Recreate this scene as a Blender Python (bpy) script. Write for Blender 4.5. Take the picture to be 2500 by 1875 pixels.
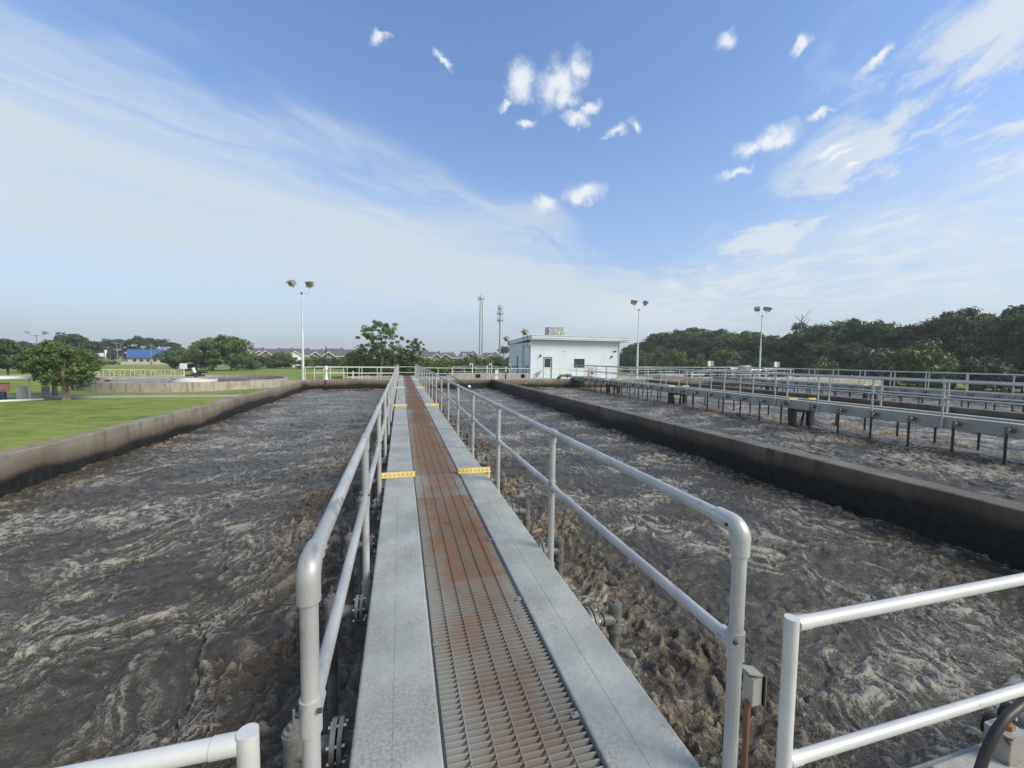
import bpy, math, random
import numpy as np
from mathutils import Vector, Matrix

random.seed(7)
R = math.radians
scene = bpy.context.scene
for o in list(bpy.data.objects):
    bpy.data.objects.remove(o, do_unlink=True)

# ------------------------------------------------------------------ camera
# metres; +Y runs along the near walkway, lawn at z = 0, basin water at z = 2.0
cam_d = bpy.data.cameras.new('camera')
cam = bpy.data.objects.new('camera', cam_d)
scene.collection.objects.link(cam)
scene.camera = cam
cam_d.sensor_width = 36.0
cam_d.lens = 36.0 * 1005 / 2500
cam_d.clip_start = 0.05
cam_d.clip_end = 6000
yaw, pit, rol = R(15.1), R(3.5), R(0.75)
fw = Vector((math.sin(yaw) * math.cos(pit), math.cos(yaw) * math.cos(pit), -math.sin(pit)))
rt = Vector((math.cos(yaw), -math.sin(yaw), 0))
up = rt.cross(fw)
r2 = rt * math.cos(rol) + up * math.sin(rol)
u2 = up * math.cos(rol) - rt * math.sin(rol)
mw = Matrix((r2, u2, -fw)).transposed().to_4x4()
mw.translation = Vector((0, 0, 4.8))
cam.matrix_world = mw

# ------------------------------------------------------------------ exposure
scene.render.engine = 'CYCLES'
vs = scene.view_settings
vs.view_transform = 'Standard'
vs.look = 'None'
vs.exposure = 0.74
vs.gamma = 1.0
vs.use_curve_mapping = False
EXP = 2 ** vs.exposure
scene.cycles.max_bounces = 5
scene.cycles.diffuse_bounces = 3
scene.cycles.glossy_bounces = 2
scene.cycles.transparent_max_bounces = 8


# ------------------------------------------------------------------ node helper
class NT:
    def __init__(s, tree):
        s.t = tree
        s.t.nodes.clear()

    def n(s, typ, **kw):
        nd = s.t.nodes.new(typ)
        for k, v in kw.items():
            setattr(nd, k, v)
        return nd

    def put(s, sock, v):
        if isinstance(v, bpy.types.NodeSocket):
            s.t.links.new(v, sock)
        elif isinstance(v, (tuple, list)):
            sock.default_value = tuple(v) if len(v) == len(sock.default_value) else tuple(v) + (1,)
        else:
            sock.default_value = v

    def m(s, op, a, b=None, c=None, clamp=False):
        nd = s.n('ShaderNodeMath', operation=op, use_clamp=clamp)
        for i, v in enumerate((a, b, c)):
            if v is not None:
                s.put(nd.inputs[i], v)
        return nd.outputs[0]

    def vm(s, op, a, b=None):
        nd = s.n('ShaderNodeVectorMath', operation=op)
        s.put(nd.inputs[0], a)
        if b is not None:
            if op == 'SCALE':
                s.put(nd.inputs['Scale'], b)
            else:
                s.put(nd.inputs[1], b)
        return nd.outputs['Value'] if op in ('DOT_PRODUCT', 'LENGTH') else nd.outputs[0]

    def ss(s, x, a, b):
        """smoothstep from a to b, a may be greater than b"""
        nd = s.n('ShaderNodeMapRange', interpolation_type='SMOOTHSTEP')
        s.put(nd.inputs[0], x)
        if a < b:
            nd.inputs[1].default_value, nd.inputs[2].default_value = a, b
            nd.inputs[3].default_value, nd.inputs[4].default_value = 0, 1
        else:
            nd.inputs[1].default_value, nd.inputs[2].default_value = b, a
            nd.inputs[3].default_value, nd.inputs[4].default_value = 1, 0
        return nd.outputs[0]

    def mix(s, f, a, b, blend='MIX'):
        nd = s.n('ShaderNodeMix', data_type='RGBA', blend_type=blend)
        s.put(nd.inputs[0], f)
        s.put(nd.inputs[6], a)
        s.put(nd.inputs[7], b)
        return nd.outputs[2]

    def noise(s, vec, scale, detail=4, rough=0.55, dist=0.0, typ='FBM'):
        nd = s.n('ShaderNodeTexNoise')
        nd.noise_type = typ
        if vec is not None:
            s.put(nd.inputs['Vector'], vec)
        nd.inputs['Scale'].default_value = scale
        nd.inputs['Detail'].default_value = detail
        nd.inputs['Roughness'].default_value = rough
        nd.inputs['Distortion'].default_value = dist
        return nd.outputs[0]

    def comb(s, x, y, z):
        nd = s.n('ShaderNodeCombineXYZ')
        for i, v in enumerate((x, y, z)):
            s.put(nd.inputs[i], v)
        return nd.outputs[0]

    def sep(s, v):
        nd = s.n('ShaderNodeSeparateXYZ')
        s.put(nd.inputs[0], v)
        return nd.outputs


# ------------------------------------------------------------------ sky
SUN_AZ, SUN_EL = 130.0, 38.0          # bearing clockwise from +Y, elevation
world = bpy.data.worlds.new('World')
scene.world = world
world.use_nodes = True
W = NT(world.node_tree)
sky = W.n('ShaderNodeTexSky', sky_type='NISHITA', sun_disc=False)
sky.sun_elevation = R(SUN_EL)
sky.sun_rotation = R(SUN_AZ)
sky.air_density = 1.0
sky.dust_density = 1.2
sky.ozone_density = 2.0
d = W.n('ShaderNodeTexCoord').outputs['Generated']
dx, dy, dz = W.sep(d)
zc = W.m('MAXIMUM', dz, 0.02)
px = W.m('DIVIDE', dx, zc)
py = W.m('DIVIDE', dy, zc)
AZ = R(36.0)                          # bearing the cloud streets run along
a = W.m('ADD', W.m('MULTIPLY', px, math.sin(AZ)), W.m('MULTIPLY', py, math.cos(AZ)))
b = W.m('SUBTRACT', W.m('MULTIPLY', px, math.cos(AZ)), W.m('MULTIPLY', py, math.sin(AZ)))
b1 = W.m('ADD', W.m('SUBTRACT', b, W.m('MULTIPLY', a, 0.3)), 1.8)
# thin streaky sheet (cirrostratus)
warp = W.m('MULTIPLY', W.m('SUBTRACT', W.noise(W.comb(W.m('MULTIPLY', a, 0.45), b, 3.1), 1.3, 4, 0.55), 0.5), 1.5)
bw = W.m('ADD', b1, warp)
streak = W.noise(W.comb(W.m('MULTIPLY', a, 0.30), bw, 0.0), 1.7, 7, 0.58, 0.35)
fine = W.noise(W.comb(W.m('MULTIPLY', a, 0.9), W.m('MULTIPLY', b1, 1.6), 7.7), 4.2, 6, 0.6, 0.5)
edge = W.ss(bw, 0.28, -0.28)
core = W.ss(W.m('ADD', b1, W.m('MULTIPLY', warp, 0.45)), -0.25, -1.25)
dens = W.m('ADD', W.m('MULTIPLY', core, 0.86), W.m('MULTIPLY', W.ss(streak, 0.34, 0.68), W.m('SUBTRACT', 0.74, W.m('MULTIPLY', core, 0.42))))
dens = W.m('ADD', dens, W.m('MULTIPLY', W.m('SUBTRACT', fine, 0.5), 0.26))
cir = W.m('MULTIPLY', W.m('MULTIPLY', edge, W.m('ADD', 0.42, W.m('MULTIPLY', W.ss(b1, -7.0, -2.2), 0.58))), W.m('MAXIMUM', dens, 0.0), clamp=True)
# broken bands on the right
AZ2 = R(33.0)
a2 = W.m('ADD', W.m('MULTIPLY', px, math.sin(AZ2)), W.m('MULTIPLY', py, math.cos(AZ2)))
b2 = W.m('SUBTRACT', W.m('MULTIPLY', px, math.cos(AZ2)), W.m('MULTIPLY', py, math.sin(AZ2)))
rn = W.noise(W.comb(W.m('MULTIPLY', a2, 0.55), b2, 1.3), 2.5, 8, 0.66, 0.25)
redge = W.ss(W.m('ADD', W.m('ADD', b, W.m('MULTIPLY', W.m('MAXIMUM', W.m('SUBTRACT', a, 3.0), 0.0), 0.30)),
               W.m('MULTIPLY', W.m('SUBTRACT', rn, 0.5), 1.2)), 0.40, 1.0)
rb = W.m('MULTIPLY', redge, W.ss(rn, 0.42, 0.58), clamp=True)
rb = W.m('MAXIMUM', rb, W.m('MULTIPLY', W.ss(W.m('ADD', b, W.m('MULTIPLY', W.m('SUBTRACT', a, 3.2), 0.5)), 0.3, 1.9),
                         W.m('ADD', 0.35, W.m('MULTIPLY', W.ss(rn, 0.3, 0.62), 0.5))))
# small cumulus, each a lumpy patch at its own bearing, elevation and size (degrees)
PUFFS = [(15.94, 32.84, 1.39, 1.77, 0), (20.76, 32.65, 2.39, 2.01, 20), (23.68, 33.83, 1.11, 0.98, 40), (21.79, 31.34, 1.53, 1.02, 0), (13.81, 30.8, 0.65, 0.57, 30), (25.1, 30.1, 1.34, 0.62, 25), (23.0, 29.14, 1.18, 0.68, 0), (16.7, 28.69, 0.79, 0.48, 0), (28.24, 27.31, 1.18, 0.52, 25), (30.82, 27.92, 0.72, 0.51, -20), (41.1, 33.69, 1.12, 0.76, 10), (48.26, 31.38, 1.02, 0.34, 30), (55.24, 28.3, 1.25, 0.48, 20), (50.53, 25.35, 0.84, 0.36, 15), (46.21, 24.03, 2.25, 1.07, 12), (44.12, 23.5, 1.58, 0.83, 0), (47.05, 24.08, 1.41, 0.94, 10), (51.91, 21.88, 1.62, 0.59, 12), (52.49, 20.95, 1.69, 0.29, 20), (53.46, 20.19, 0.89, 0.31, 15), (42.57, 21.67, 1.4, 0.38, 4), (24.54, 21.29, 2.1, 0.95, 5), (24.06, 20.6, 1.13, 0.62, 0), (19.39, 20.15, 1.49, 0.8, 0), (-2.35, 35.02, 0.86, 0.42, 20), (5.48, 34.23, 1.0, 0.32, -40)]
SKY_TINT = (1.06, 1.20, 1.40)
pn = W.noise(d, 17.0, 5, 0.55)
pn2 = W.noise(d, 55.0, 4, 0.55)
wob = W.m('ADD', W.m('MULTIPLY', W.m('SUBTRACT', pn, 0.5), 1.2), W.m('MULTIPLY', W.m('SUBTRACT', pn2, 0.5), 0.8))
dn = W.n('ShaderNodeTexNoise')
W.put(dn.inputs['Vector'], d)
dn.inputs['Scale'].default_value = 24.0
dn.inputs['Detail'].default_value = 5
dn.inputs['Roughness'].default_value = 0.6
dwarp = W.vm('ADD', d, W.vm('SCALE', W.vm('SUBTRACT', dn.outputs['Color'], (0.5, 0.5, 0.5)), 0.055))
rmin = None
for (bear, el, hw, hh, tilt) in PUFFS:
    br, er, t = R(bear), R(el), R(tilt)
    c = Vector((math.sin(br) * math.cos(er), math.cos(br) * math.cos(er), math.sin(er)))
    rv = Vector((math.cos(br), -math.sin(br), 0))
    uv = rv.cross(c)
    mp = W.n('ShaderNodeMapping', vector_type='TEXTURE')
    W.put(mp.inputs['Vector'], dwarp)
    mp.inputs['Location'].default_value = c
    mp.inputs['Rotation'].default_value = Matrix((rv * math.cos(t) + uv * math.sin(t), uv * math.cos(t) - rv * math.sin(t), -c)).transposed().to_euler()
    mp.inputs['Scale'].default_value = (math.tan(R(hw * 1.15)), math.tan(R(hh * 1.15)), 0.5)
    r_ = W.vm('LENGTH', mp.outputs[0])
    rmin = r_ if rmin is None else W.m('MINIMUM', rmin, r_)
pm = W.ss(W.m('ADD', rmin, wob), 1.35, 0.25)
haze = W.m('POWER', W.m('SUBTRACT', 1.0, W.m('MINIMUM', W.m('MAXIMUM', dz, 0.0), 1.0)), 3.6)
skyc = W.vm('SCALE', sky.outputs[0], 0.10)
skyc = W.mix(1.0, skyc, SKY_TINT, 'MULTIPLY')
skyc = W.mix(W.m('MULTIPLY', haze, 0.95), skyc, tuple(v / EXP for v in (0.455, 0.525, 0.60)))
hz = W.ss(dz, 0.01, 0.14)
skyc = W.mix(W.m('MULTIPLY', W.m('MULTIPLY', cir, 0.92), W.m('ADD', 0.25, W.m('MULTIPLY', hz, 0.75))), skyc, tuple(v / EXP for v in (0.66, 0.75, 0.83)))
skyc = W.mix(W.m('MULTIPLY', W.m('MULTIPLY', rb, 0.86), hz), skyc, tuple(v / EXP for v in (0.74, 0.81, 0.87)))
# unseen cloud veil added behind the camera to make the sky light less blue
veil = W.m('MULTIPLY', W.ss(W.m('ADD', dy, W.m('MULTIPLY', W.m('SUBTRACT', streak, 0.5), 0.5)), 0.05, -0.45), 0.8)
skyc = W.mix(veil, skyc, tuple(v / EXP for v in (0.68, 0.75, 0.81)))
skyc = W.mix(W.m('MULTIPLY', pm, 0.9), skyc, W.mix(W.ss(W.m('ADD', rmin, W.m('MULTIPLY', pn2, 0.8)), 1.3, 0.5), tuple(v / EXP for v in (0.70, 0.78, 0.88)), tuple(v / EXP for v in (0.90, 0.93, 0.96))))
bg = W.n('ShaderNodeBackground')
W.put(bg.inputs[0], skyc)
bg.inputs[1].default_value = 1.0
out = W.n('ShaderNodeOutputWorld')
W.t.links.new(bg.outputs[0], out.inputs[0])

# ------------------------------------------------------------------ sun (behind thin cloud, so soft)
sun_d = bpy.data.lights.new('sun', 'SUN')
sun_d.energy = 2.4
sun_d.angle = R(26)
sun_d.color = (1.0, 0.93, 0.82)
sun = bpy.data.objects.new('sun', sun_d)
scene.collection.objects.link(sun)
sv = Vector((math.sin(R(SUN_AZ)) * math.cos(R(SUN_EL)), math.cos(R(SUN_AZ)) * math.cos(R(SUN_EL)), math.sin(R(SUN_EL))))
sun.rotation_euler = sv.to_track_quat('Z', 'Y').to_euler()

# ------------------------------------------------------------------ mesh helpers
COL = scene.collection


class MB:
    """collects shapes and links them as ONE mesh object"""
    def __init__(s):
        s.v, s.f, s.sm = [], [], []

    def add(s, vs, fs, smooth=False):
        o = len(s.v)
        s.v += [tuple(v) for v in vs]
        s.f += [tuple(i + o for i in f) for f in fs]
        s.sm += [smooth] * len(fs)
        return s

    def box(s, x0, x1, y0, y1, z0, z1):
        vs = [(x, y, z) for z in (z0, z1) for y in (y0, y1) for x in (x0, x1)]
        return s.add(vs, [(0, 2, 3, 1), (4, 5, 7, 6), (0, 1, 5, 4), (2, 6, 7, 3), (0, 4, 6, 2), (1, 3, 7, 5)])

    def bbox(s, x0, x1, y0, y1, z0, z1, r=0.01, axis='y'):
        """box with edges rounded along one axis"""
        if axis == 'y':
            (p0, p1), (q0, q1), (l0, l1) = (x0, x1), (z0, z1), (y0, y1)
            mk = lambda p, q, l: (p, l, q)
        elif axis == 'x':
            (p0, p1), (q0, q1), (l0, l1) = (y0, y1), (z0, z1), (x0, x1)
            mk = lambda p, q, l: (l, p, q)
        else:
            (p0, p1), (q0, q1), (l0, l1) = (x0, x1), (y0, y1), (z0, z1)
            mk = lambda p, q, l: (p, q, l)
        prof = []
        for cx, cy, a0 in ((p1 - r, q1 - r, 0), (p0 + r, q1 - r, 90), (p0 + r, q0 + r, 180), (p1 - r, q0 + r, 270)):
            for k in range(4):
                t = R(a0 + 30 * k)
                prof.append((cx + r * math.cos(t), cy + r * math.sin(t)))
        n = len(prof)
        vs = [mk(p, q, l0) for p, q in prof] + [mk(p, q, l1) for p, q in prof]
        fs = [(i, (i + 1) % n, (i + 1) % n + n, i + n) for i in range(n)]
        fs += [tuple(range(n))[::-1], tuple(range(n, 2 * n))]
        if axis == 'y':
            fs = [f[::-1] for f in fs]
        return s.add(vs, fs)

    def tube(s, pts, r, n=10, caps=True, smooth=True):
        pts = [Vector(p) for p in pts]
        rs = list(r) if isinstance(r, (list, tuple)) else [r] * len(pts)
        rings, vs = [], []
        ref = None
        for i, p in enumerate(pts):
            if i == 0:
                t = pts[1] - pts[0]
            elif i == len(pts) - 1:
                t = pts[-1] - pts[-2]
            else:
                t = (pts[i + 1] - pts[i]).normalized() + (pts[i] - pts[i - 1]).normalized()
            t = t.normalized() if t.length > 1e-9 else Vector((0, 0, 1))
            if ref is None:
                ref = Vector((1, 0, 0)) if abs(t.x) < 0.8 else Vector((0, 0, 1))
            u = (ref - t * ref.dot(t))
            if u.length < 1e-6:
                u = t.orthogonal()
            u.normalize()
            ref = u
            w = t.cross(u)
            for k in range(n):
                an = 2 * math.pi * k / n
                vs.append(p + (u * math.cos(an) + w * math.sin(an)) * rs[i])
        fs = []
        for i in range(len(pts) - 1):
            for k in range(n):
                k2 = (k + 1) % n
                fs.append((i * n + k, i * n + k2, (i + 1) * n + k2, (i + 1) * n + k))
        s.add(vs, fs, smooth)
        if caps:
            m = (len(pts) - 1) * n
            s.add(vs[:n], [tuple(range(n))[::-1]])
            s.add(vs[m:m + n], [tuple(range(n))])
        return s

    def prism(s, poly, axis, l0, l1):
        """poly in the plane across axis, extruded l0..l1"""
        mk = {'x': lambda p, q, l: (l, p, q), 'y': lambda p, q, l: (p, l, q), 'z': lambda p, q, l: (p, q, l)}[axis]
        n = len(poly)
        vs = [mk(p, q, l0) for p, q in poly] + [mk(p, q, l1) for p, q in poly]
        fs = [(i, (i + 1) % n, (i + 1) % n + n, i + n) for i in range(n)]
        fs += [tuple(range(n))[::-1], tuple(range(n, 2 * n))]
        return s.add(vs, fs)

    def mesh(s, name, mat):
        me = bpy.data.meshes.new(name)
        me.from_pydata(s.v, [], s.f)
        if any(s.sm):
            me.polygons.foreach_set('use_smooth', s.sm)
        me.validate()
        import bmesh
        bm = bmesh.new()
        bm.from_mesh(me)
        bmesh.ops.recalc_face_normals(bm, faces=bm.faces)
        bm.to_mesh(me)
        bm.free()
        if mat:
            me.materials.append(mat)
        return me

    def build(s, name, mat, parent=None):
        return obj(name, s.mesh(name, mat), parent)


def obj(name, me, parent=None, loc=None, rz=0.0):
    o = bpy.data.objects.new(name, me)
    COL.objects.link(o)
    if parent:
        o.parent = parent
    if loc is not None:
        o.location = loc
    if rz:
        o.rotation_euler = (0, 0, rz)
    return o


def tag(o, label=None, cat=None, group=None, kind=None):
    if label:
        o['label'] = label
    if cat:
        o['category'] = cat
    if group:
        o['group'] = group
    if kind:
        o['kind'] = kind
    return o


def thing(name, label, cat, loc=(0, 0, 0), rz=0.0, group=None):
    o = bpy.data.objects.new(name, None)
    o.empty_display_size = 0.1
    COL.objects.link(o)
    o.location = loc
    o.rotation_euler = (0, 0, rz)
    return tag(o, label, cat, group)


def polar(bearing, dist):
    return dist * math.sin(R(bearing)), dist * math.cos(R(bearing))


# ------------------------------------------------------------------ materials
def new_mat(name):
    m = bpy.data.materials.new(name)
    m.use_nodes = True
    nt = NT(m.node_tree)
    p = nt.n('ShaderNodeBsdfPrincipled')
    o = nt.n('ShaderNodeOutputMaterial')
    nt.t.links.new(p.outputs[0], o.inputs[0])
    return m, nt, p


def wpos(nt):
    return nt.n('ShaderNodeNewGeometry').outputs['Position']


def bump(nt, p, h, strength=0.3, dist=0.02):
    b_ = nt.n('ShaderNodeBump')
    b_.inputs['Strength'].default_value = strength
    b_.inputs['Distance'].default_value = dist
    nt.put(b_.inputs['Height'], h)
    nt.t.links.new(b_.outputs[0], p.inputs['Normal'])


def plain(name, c1, c2=None, scale=4.0, rough=0.6, metal=0.0, bstr=0.0, bscale=30.0, stretch=(1, 1, 1), lo=0.35, hi=0.65, c3=None, s3=1.0, l3=0.6, h3=0.75, spec=0.5):
    """two colours mixed by noise in space, a third as patches"""
    m, nt, p = new_mat(name)
    P = wpos(nt)
    if stretch != (1, 1, 1):
        P = nt.vm('MULTIPLY', P, stretch)
    if c2 is None:
        c2 = tuple(v * 0.82 for v in c1)
    f = nt.ss(nt.noise(P, scale, 5), lo, hi)
    c = nt.mix(f, c1, c2)
    if c3:
        c = nt.mix(nt.ss(nt.noise(P, s3, 6, 0.62, 0.3), l3, h3), c, c3)
    nt.put(p.inputs['Base Color'], c)
    rr = nt.m('ADD', rough, nt.m('MULTIPLY', nt.m('SUBTRACT', f, 0.5), 0.12))
    nt.put(p.inputs['Roughness'], rr)
    p.inputs['Metallic'].default_value = metal
    p.inputs['Specular IOR Level'].default_value = spec
    if bstr:
        bump(nt, p, nt.noise(P, bscale, 4), bstr)
    return m


M = {}
# galvanised steel of the walkway beams: faint spangle, rusty bloom and scuffs
m, nt, p = new_mat('galvanised_steel')
P = wpos(nt)
v = nt.n('ShaderNodeTexVoronoi')
nt.put(v.inputs['Vector'], P)
v.inputs['Scale'].default_value = 55
spang = v.outputs['Color']
sp = nt.sep(spang)[0]
n1 = nt.noise(P, 2.3, 6, 0.6)
n2 = nt.noise(nt.vm('MULTIPLY', P, (1, 0.25, 1)), 9, 6, 0.65)
c = nt.mix(nt.ss(n1, 0.35, 0.65), (0.30, 0.322, 0.295), (0.42, 0.432, 0.395))
c = nt.mix(nt.m('MULTIPLY', nt.ss(nt.noise(P, 38, 5, 0.65), 0.42, 0.62), 0.30), c, (0.235, 0.255, 0.24))
c = nt.mix(nt.m('MULTIPLY', sp, 0.16), c, (0.27, 0.29, 0.285))
c = nt.mix(nt.m('MULTIPLY', nt.ss(n2, 0.55, 0.75), 0.35), c, (0.46, 0.48, 0.47))
blo = nt.m('MULTIPLY', nt.ss(nt.noise(P, 1.9, 4), 0.46, 0.62), nt.ss(nt.noise(P, 60, 3), 0.42, 0.62))
c = nt.mix(nt.m('MULTIPLY', blo, 0.48), c, (0.20, 0.15, 0.115))
scr = nt.ss(nt.noise(nt.vm('MULTIPLY', P, (1, 0.06, 1)), 40, 3, 0.6), 0.66, 0.74)
c = nt.mix(nt.m('MULTIPLY', scr, nt.m('MULTIPLY', nt.ss(nt.noise(P, 1.1, 3), 0.5, 0.6), 0.6)), c, (0.12, 0.125, 0.13))
nt.put(p.inputs['Base Color'], c)
p.inputs['Metallic'].default_value = 0.08
nt.put(p.inputs['Roughness'], nt.m('ADD', 0.5, nt.m('MULTIPLY', sp, 0.18)))
bump(nt, p, nt.noise(P, 70, 3), 0.08, 0.004)
M['galv'] = m

# grating bars: galvanised at the edges, rusted along the trodden middle, differing from panel to panel
m, nt, p = new_mat('rusty_grating_steel')
P = wpos(nt)
x, y, z = nt.sep(P)
cell = nt.n('ShaderNodeTexWhiteNoise', noise_dimensions='1D')
nt.put(cell.inputs['W'], nt.m('FLOOR', nt.m('DIVIDE', nt.m('SUBTRACT', y, 1.06), 0.96)))
pv = cell.outputs['Value']
off = nt.m('ABSOLUTE', nt.m('SUBTRACT', nt.m('ADD', x, nt.m('MULTIPLY', nt.noise(P, 1.3, 3), 0.3)), 0.66))
mid = nt.ss(nt.m('ADD', off, nt.m('MULTIPLY', nt.m('SUBTRACT', nt.noise(P, 7, 5), 0.5), 0.25)), 0.33, 0.10)
grow = nt.ss(y, 1.2, 6.5)
near_ = nt.m('ADD', 0.45, nt.m('MULTIPLY', nt.ss(y, 1.0, 4.5), 0.55))
rust = nt.m('ADD', nt.m('MULTIPLY', nt.m('MULTIPLY', mid, near_), nt.m('ADD', 0.72, nt.m('MULTIPLY', pv, 0.3))), nt.m('MULTIPLY', grow, nt.m('SUBTRACT', nt.m('MULTIPLY', pv, 0.75), 0.02)), clamp=True)
patch = nt.ss(nt.noise(P, 3.2, 6, 0.65), 0.40, 0.62)
c = nt.mix(rust, (0.275, 0.285, 0.268), (0.20, 0.155, 0.122))
c = nt.mix(nt.m('MULTIPLY', rust, patch), c, (0.24, 0.128, 0.080))
c = nt.mix(nt.m('MULTIPLY', rust, nt.ss(nt.noise(nt.vm('MULTIPLY', P, (1, 3, 1)), 6, 5), 0.62, 0.74)), c, (0.125, 0.070, 0.048))
nt.put(p.inputs['Base Color'], c)
p.inputs['Roughness'].default_value = 0.62
p.inputs['Metallic'].default_value = 0.1
bump(nt, p, nt.noise(P, 90, 4), 0.25, 0.003)
M['grating'] = m

M['rail'] = plain('aluminium_pipe', (0.50, 0.505, 0.495), (0.38, 0.385, 0.38), 5, 0.42, 0.30, 0.10, 80, (1, 0.5, 0.4), c3=(0.27, 0.27, 0.26), s3=11, l3=0.58, h3=0.70)
M['rail_far'] = plain('sunlit_aluminium_pipe', (0.52, 0.525, 0.515), (0.42, 0.425, 0.42), 3, 0.42, 0.25)  # lightened pipe copy: sun on the far walkways' posts put into the colour
M['white_rail'] = plain('white_coated_pipe', (0.62, 0.625, 0.60), (0.52, 0.525, 0.505), 4, 0.34, 0.12, 0.03, 60, c3=(0.40, 0.39, 0.36), s3=9, l3=0.62, h3=0.74)
M['cream_rail'] = plain('cream_painted_pipe', (0.66, 0.66, 0.56), (0.56, 0.56, 0.47), 2, 0.5)
M['bridge_rail'] = plain('pale_yellow_paint', (0.56, 0.57, 0.38), (0.48, 0.49, 0.33), 2, 0.5)
M['mint'] = plain('pale_mint_paint', (0.62, 0.72, 0.70), (0.52, 0.61, 0.60), 1.2, 0.5, c3=(0.20, 0.12, 0.08), s3=5, l3=0.68, h3=0.75)
M['yellow'] = plain('yellow_paint', (0.76, 0.61, 0.23), (0.68, 0.55, 0.25), 12, 0.5, 0, 0.2, 60, c3=(0.40, 0.24, 0.09), s3=18, l3=0.66, h3=0.74)
M['pipe'] = plain('grey_pvc_pipe', (0.17, 0.165, 0.15), (0.11, 0.105, 0.095), 7, 0.45, 0, 0.1, 50, c3=(0.07, 0.055, 0.045), s3=4, l3=0.5, h3=0.7)
M['pipe_dark'] = plain('sludge_stained_pipe', (0.045, 0.04, 0.037), (0.025, 0.022, 0.02), 5, 0.5)
M['rubber'] = plain('black_gasket', (0.02, 0.02, 0.021), None, 8, 0.7)
M['bolt'] = plain('bright_bolt', (0.72, 0.73, 0.72), None, 20, 0.3, 0.6)
M['bronze'] = plain('brown_conduit', (0.27, 0.13, 0.055), (0.16, 0.08, 0.04), 12, 0.55, 0, 0.1, 60, (1, 1, 0.3))
M['boxsteel'] = plain('stained_box_steel', (0.42, 0.42, 0.38), (0.34, 0.33, 0.29), 9, 0.42, 0.4, c3=(0.17, 0.075, 0.04), s3=9, l3=0.60, h3=0.70)
M['beam_side'] = plain('dull_steel', (0.16, 0.185, 0.195), (0.12, 0.14, 0.15), 3, 0.5, 0.2)


# concrete, with a wet sludge line whose height wanders along the wall
def concrete(name, c1, c2, stain=None, streaks=0.5, wet=0.0):
    m, nt, p = new_mat(name)
    P = wpos(nt)
    x, y, z = nt.sep(P)
    c = nt.mix(nt.ss(nt.noise(P, 1.1, 6, 0.6), 0.3, 0.7), c1, c2)
    c = nt.mix(nt.m('MULTIPLY', nt.ss(nt.noise(P, 22, 5), 0.45, 0.7), 0.35), c, tuple(v * 0.6 for v in c1))
    st = nt.ss(nt.noise(nt.vm('MULTIPLY', P, (1, 1, 0.12)), 3.2, 5, 0.6), 0.50, 0.72)
    c = nt.mix(nt.m('MULTIPLY', st, streaks), c, tuple(v * f for v, f in zip(c2, (0.42, 0.40, 0.38))))
    rough = 0.85
    if stain is not None:
        w = nt.m('ADD', nt.m('MULTIPLY', nt.m('SUBTRACT', nt.noise(nt.vm('MULTIPLY', P, (1, 1, 0)), 0.2, 3, 0.5), 0.5), 1.0),
                 nt.m('MULTIPLY', nt.m('SUBTRACT', nt.noise(nt.vm('MULTIPLY', P, (1, 1, 0.4)), 5, 5), 0.5), 0.10))
        zz = nt.m('ADD', z, w)
        halo = nt.ss(zz, stain + 0.42, stain + 0.02)
        c = nt.mix(nt.m('MULTIPLY', halo, 0.75), c, (0.085, 0.058, 0.04))
        wetm = nt.ss(zz, stain + 0.11, stain - 0.09)
        c = nt.mix(wetm, c, nt.mix(nt.ss(nt.noise(P, 7, 5), 0.4, 0.65), (0.010, 0.010, 0.010), (0.022, 0.022, 0.019)))
        rough = nt.m('SUBTRACT', 0.85, nt.m('MULTIPLY', wetm, 0.35))
    nt.put(p.inputs['Base Color'], c)
    nt.put(p.inputs['Roughness'], rough)
    p.inputs['Specular IOR Level'].default_value = 0.35
    bump(nt, p, nt.m('ADD', nt.noise(P, 30, 6, 0.65), nt.m('MULTIPLY', nt.noise(P, 4, 3), 0.8)), 0.35, 0.02)
    return m


M['conc'] = concrete('basin_concrete', (0.285, 0.258, 0.208), (0.19, 0.165, 0.128), stain=2.34, streaks=0.7)
M['conc_dark'] = concrete('dark_basin_concrete', (0.195, 0.182, 0.155), (0.12, 0.108, 0.09), stain=2.50, streaks=0.9)  # darker base tone for the dividers, with a higher stain line
M['conc_pale'] = concrete('pale_streaked_concrete', (0.44, 0.41, 0.35), (0.33, 0.29, 0.235), streaks=0.75)
M['conc_grey'] = concrete('grey_concrete', (0.38, 0.365, 0.335), (0.30, 0.28, 0.25), streaks=0.4)

# water: brown mixed liquor with a froth of paler scum; froth amount is stored per vertex with the waves
m, nt, p = new_mat('aerated_sludge_water')
P = wpos(nt)
fo = nt.n('ShaderNodeAttribute', attribute_name='froth').outputs['Fac']
bo = nt.n('ShaderNodeAttribute', attribute_name='boil').outputs['Fac']
Pw = nt.vm('ADD', P, nt.vm('SCALE', nt.n('ShaderNodeTexNoise').outputs['Color'], 0.0))
wn = nt.n('ShaderNodeTexNoise')
nt.put(wn.inputs['Vector'], P)
wn.inputs['Scale'].default_value = 3.0
wn.inputs['Detail'].default_value = 4
Pw = nt.vm('ADD', nt.vm('MULTIPLY', P, (1.0, 0.62, 1.0)), nt.vm('SCALE', nt.vm('SUBTRACT', wn.outputs['Color'], (0.5, 0.5, 0.5)), 0.45))
Q = nt.comb(nt.n('ShaderNodeAttribute', attribute_name='flow_u').outputs['Fac'], nt.m('MULTIPLY', nt.n('ShaderNodeAttribute', attribute_name='flow_v').outputs['Fac'], 0.5), 0.0)
rid = nt.noise(Q, 8.0, 4, 0.6, 0.15)
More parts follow.
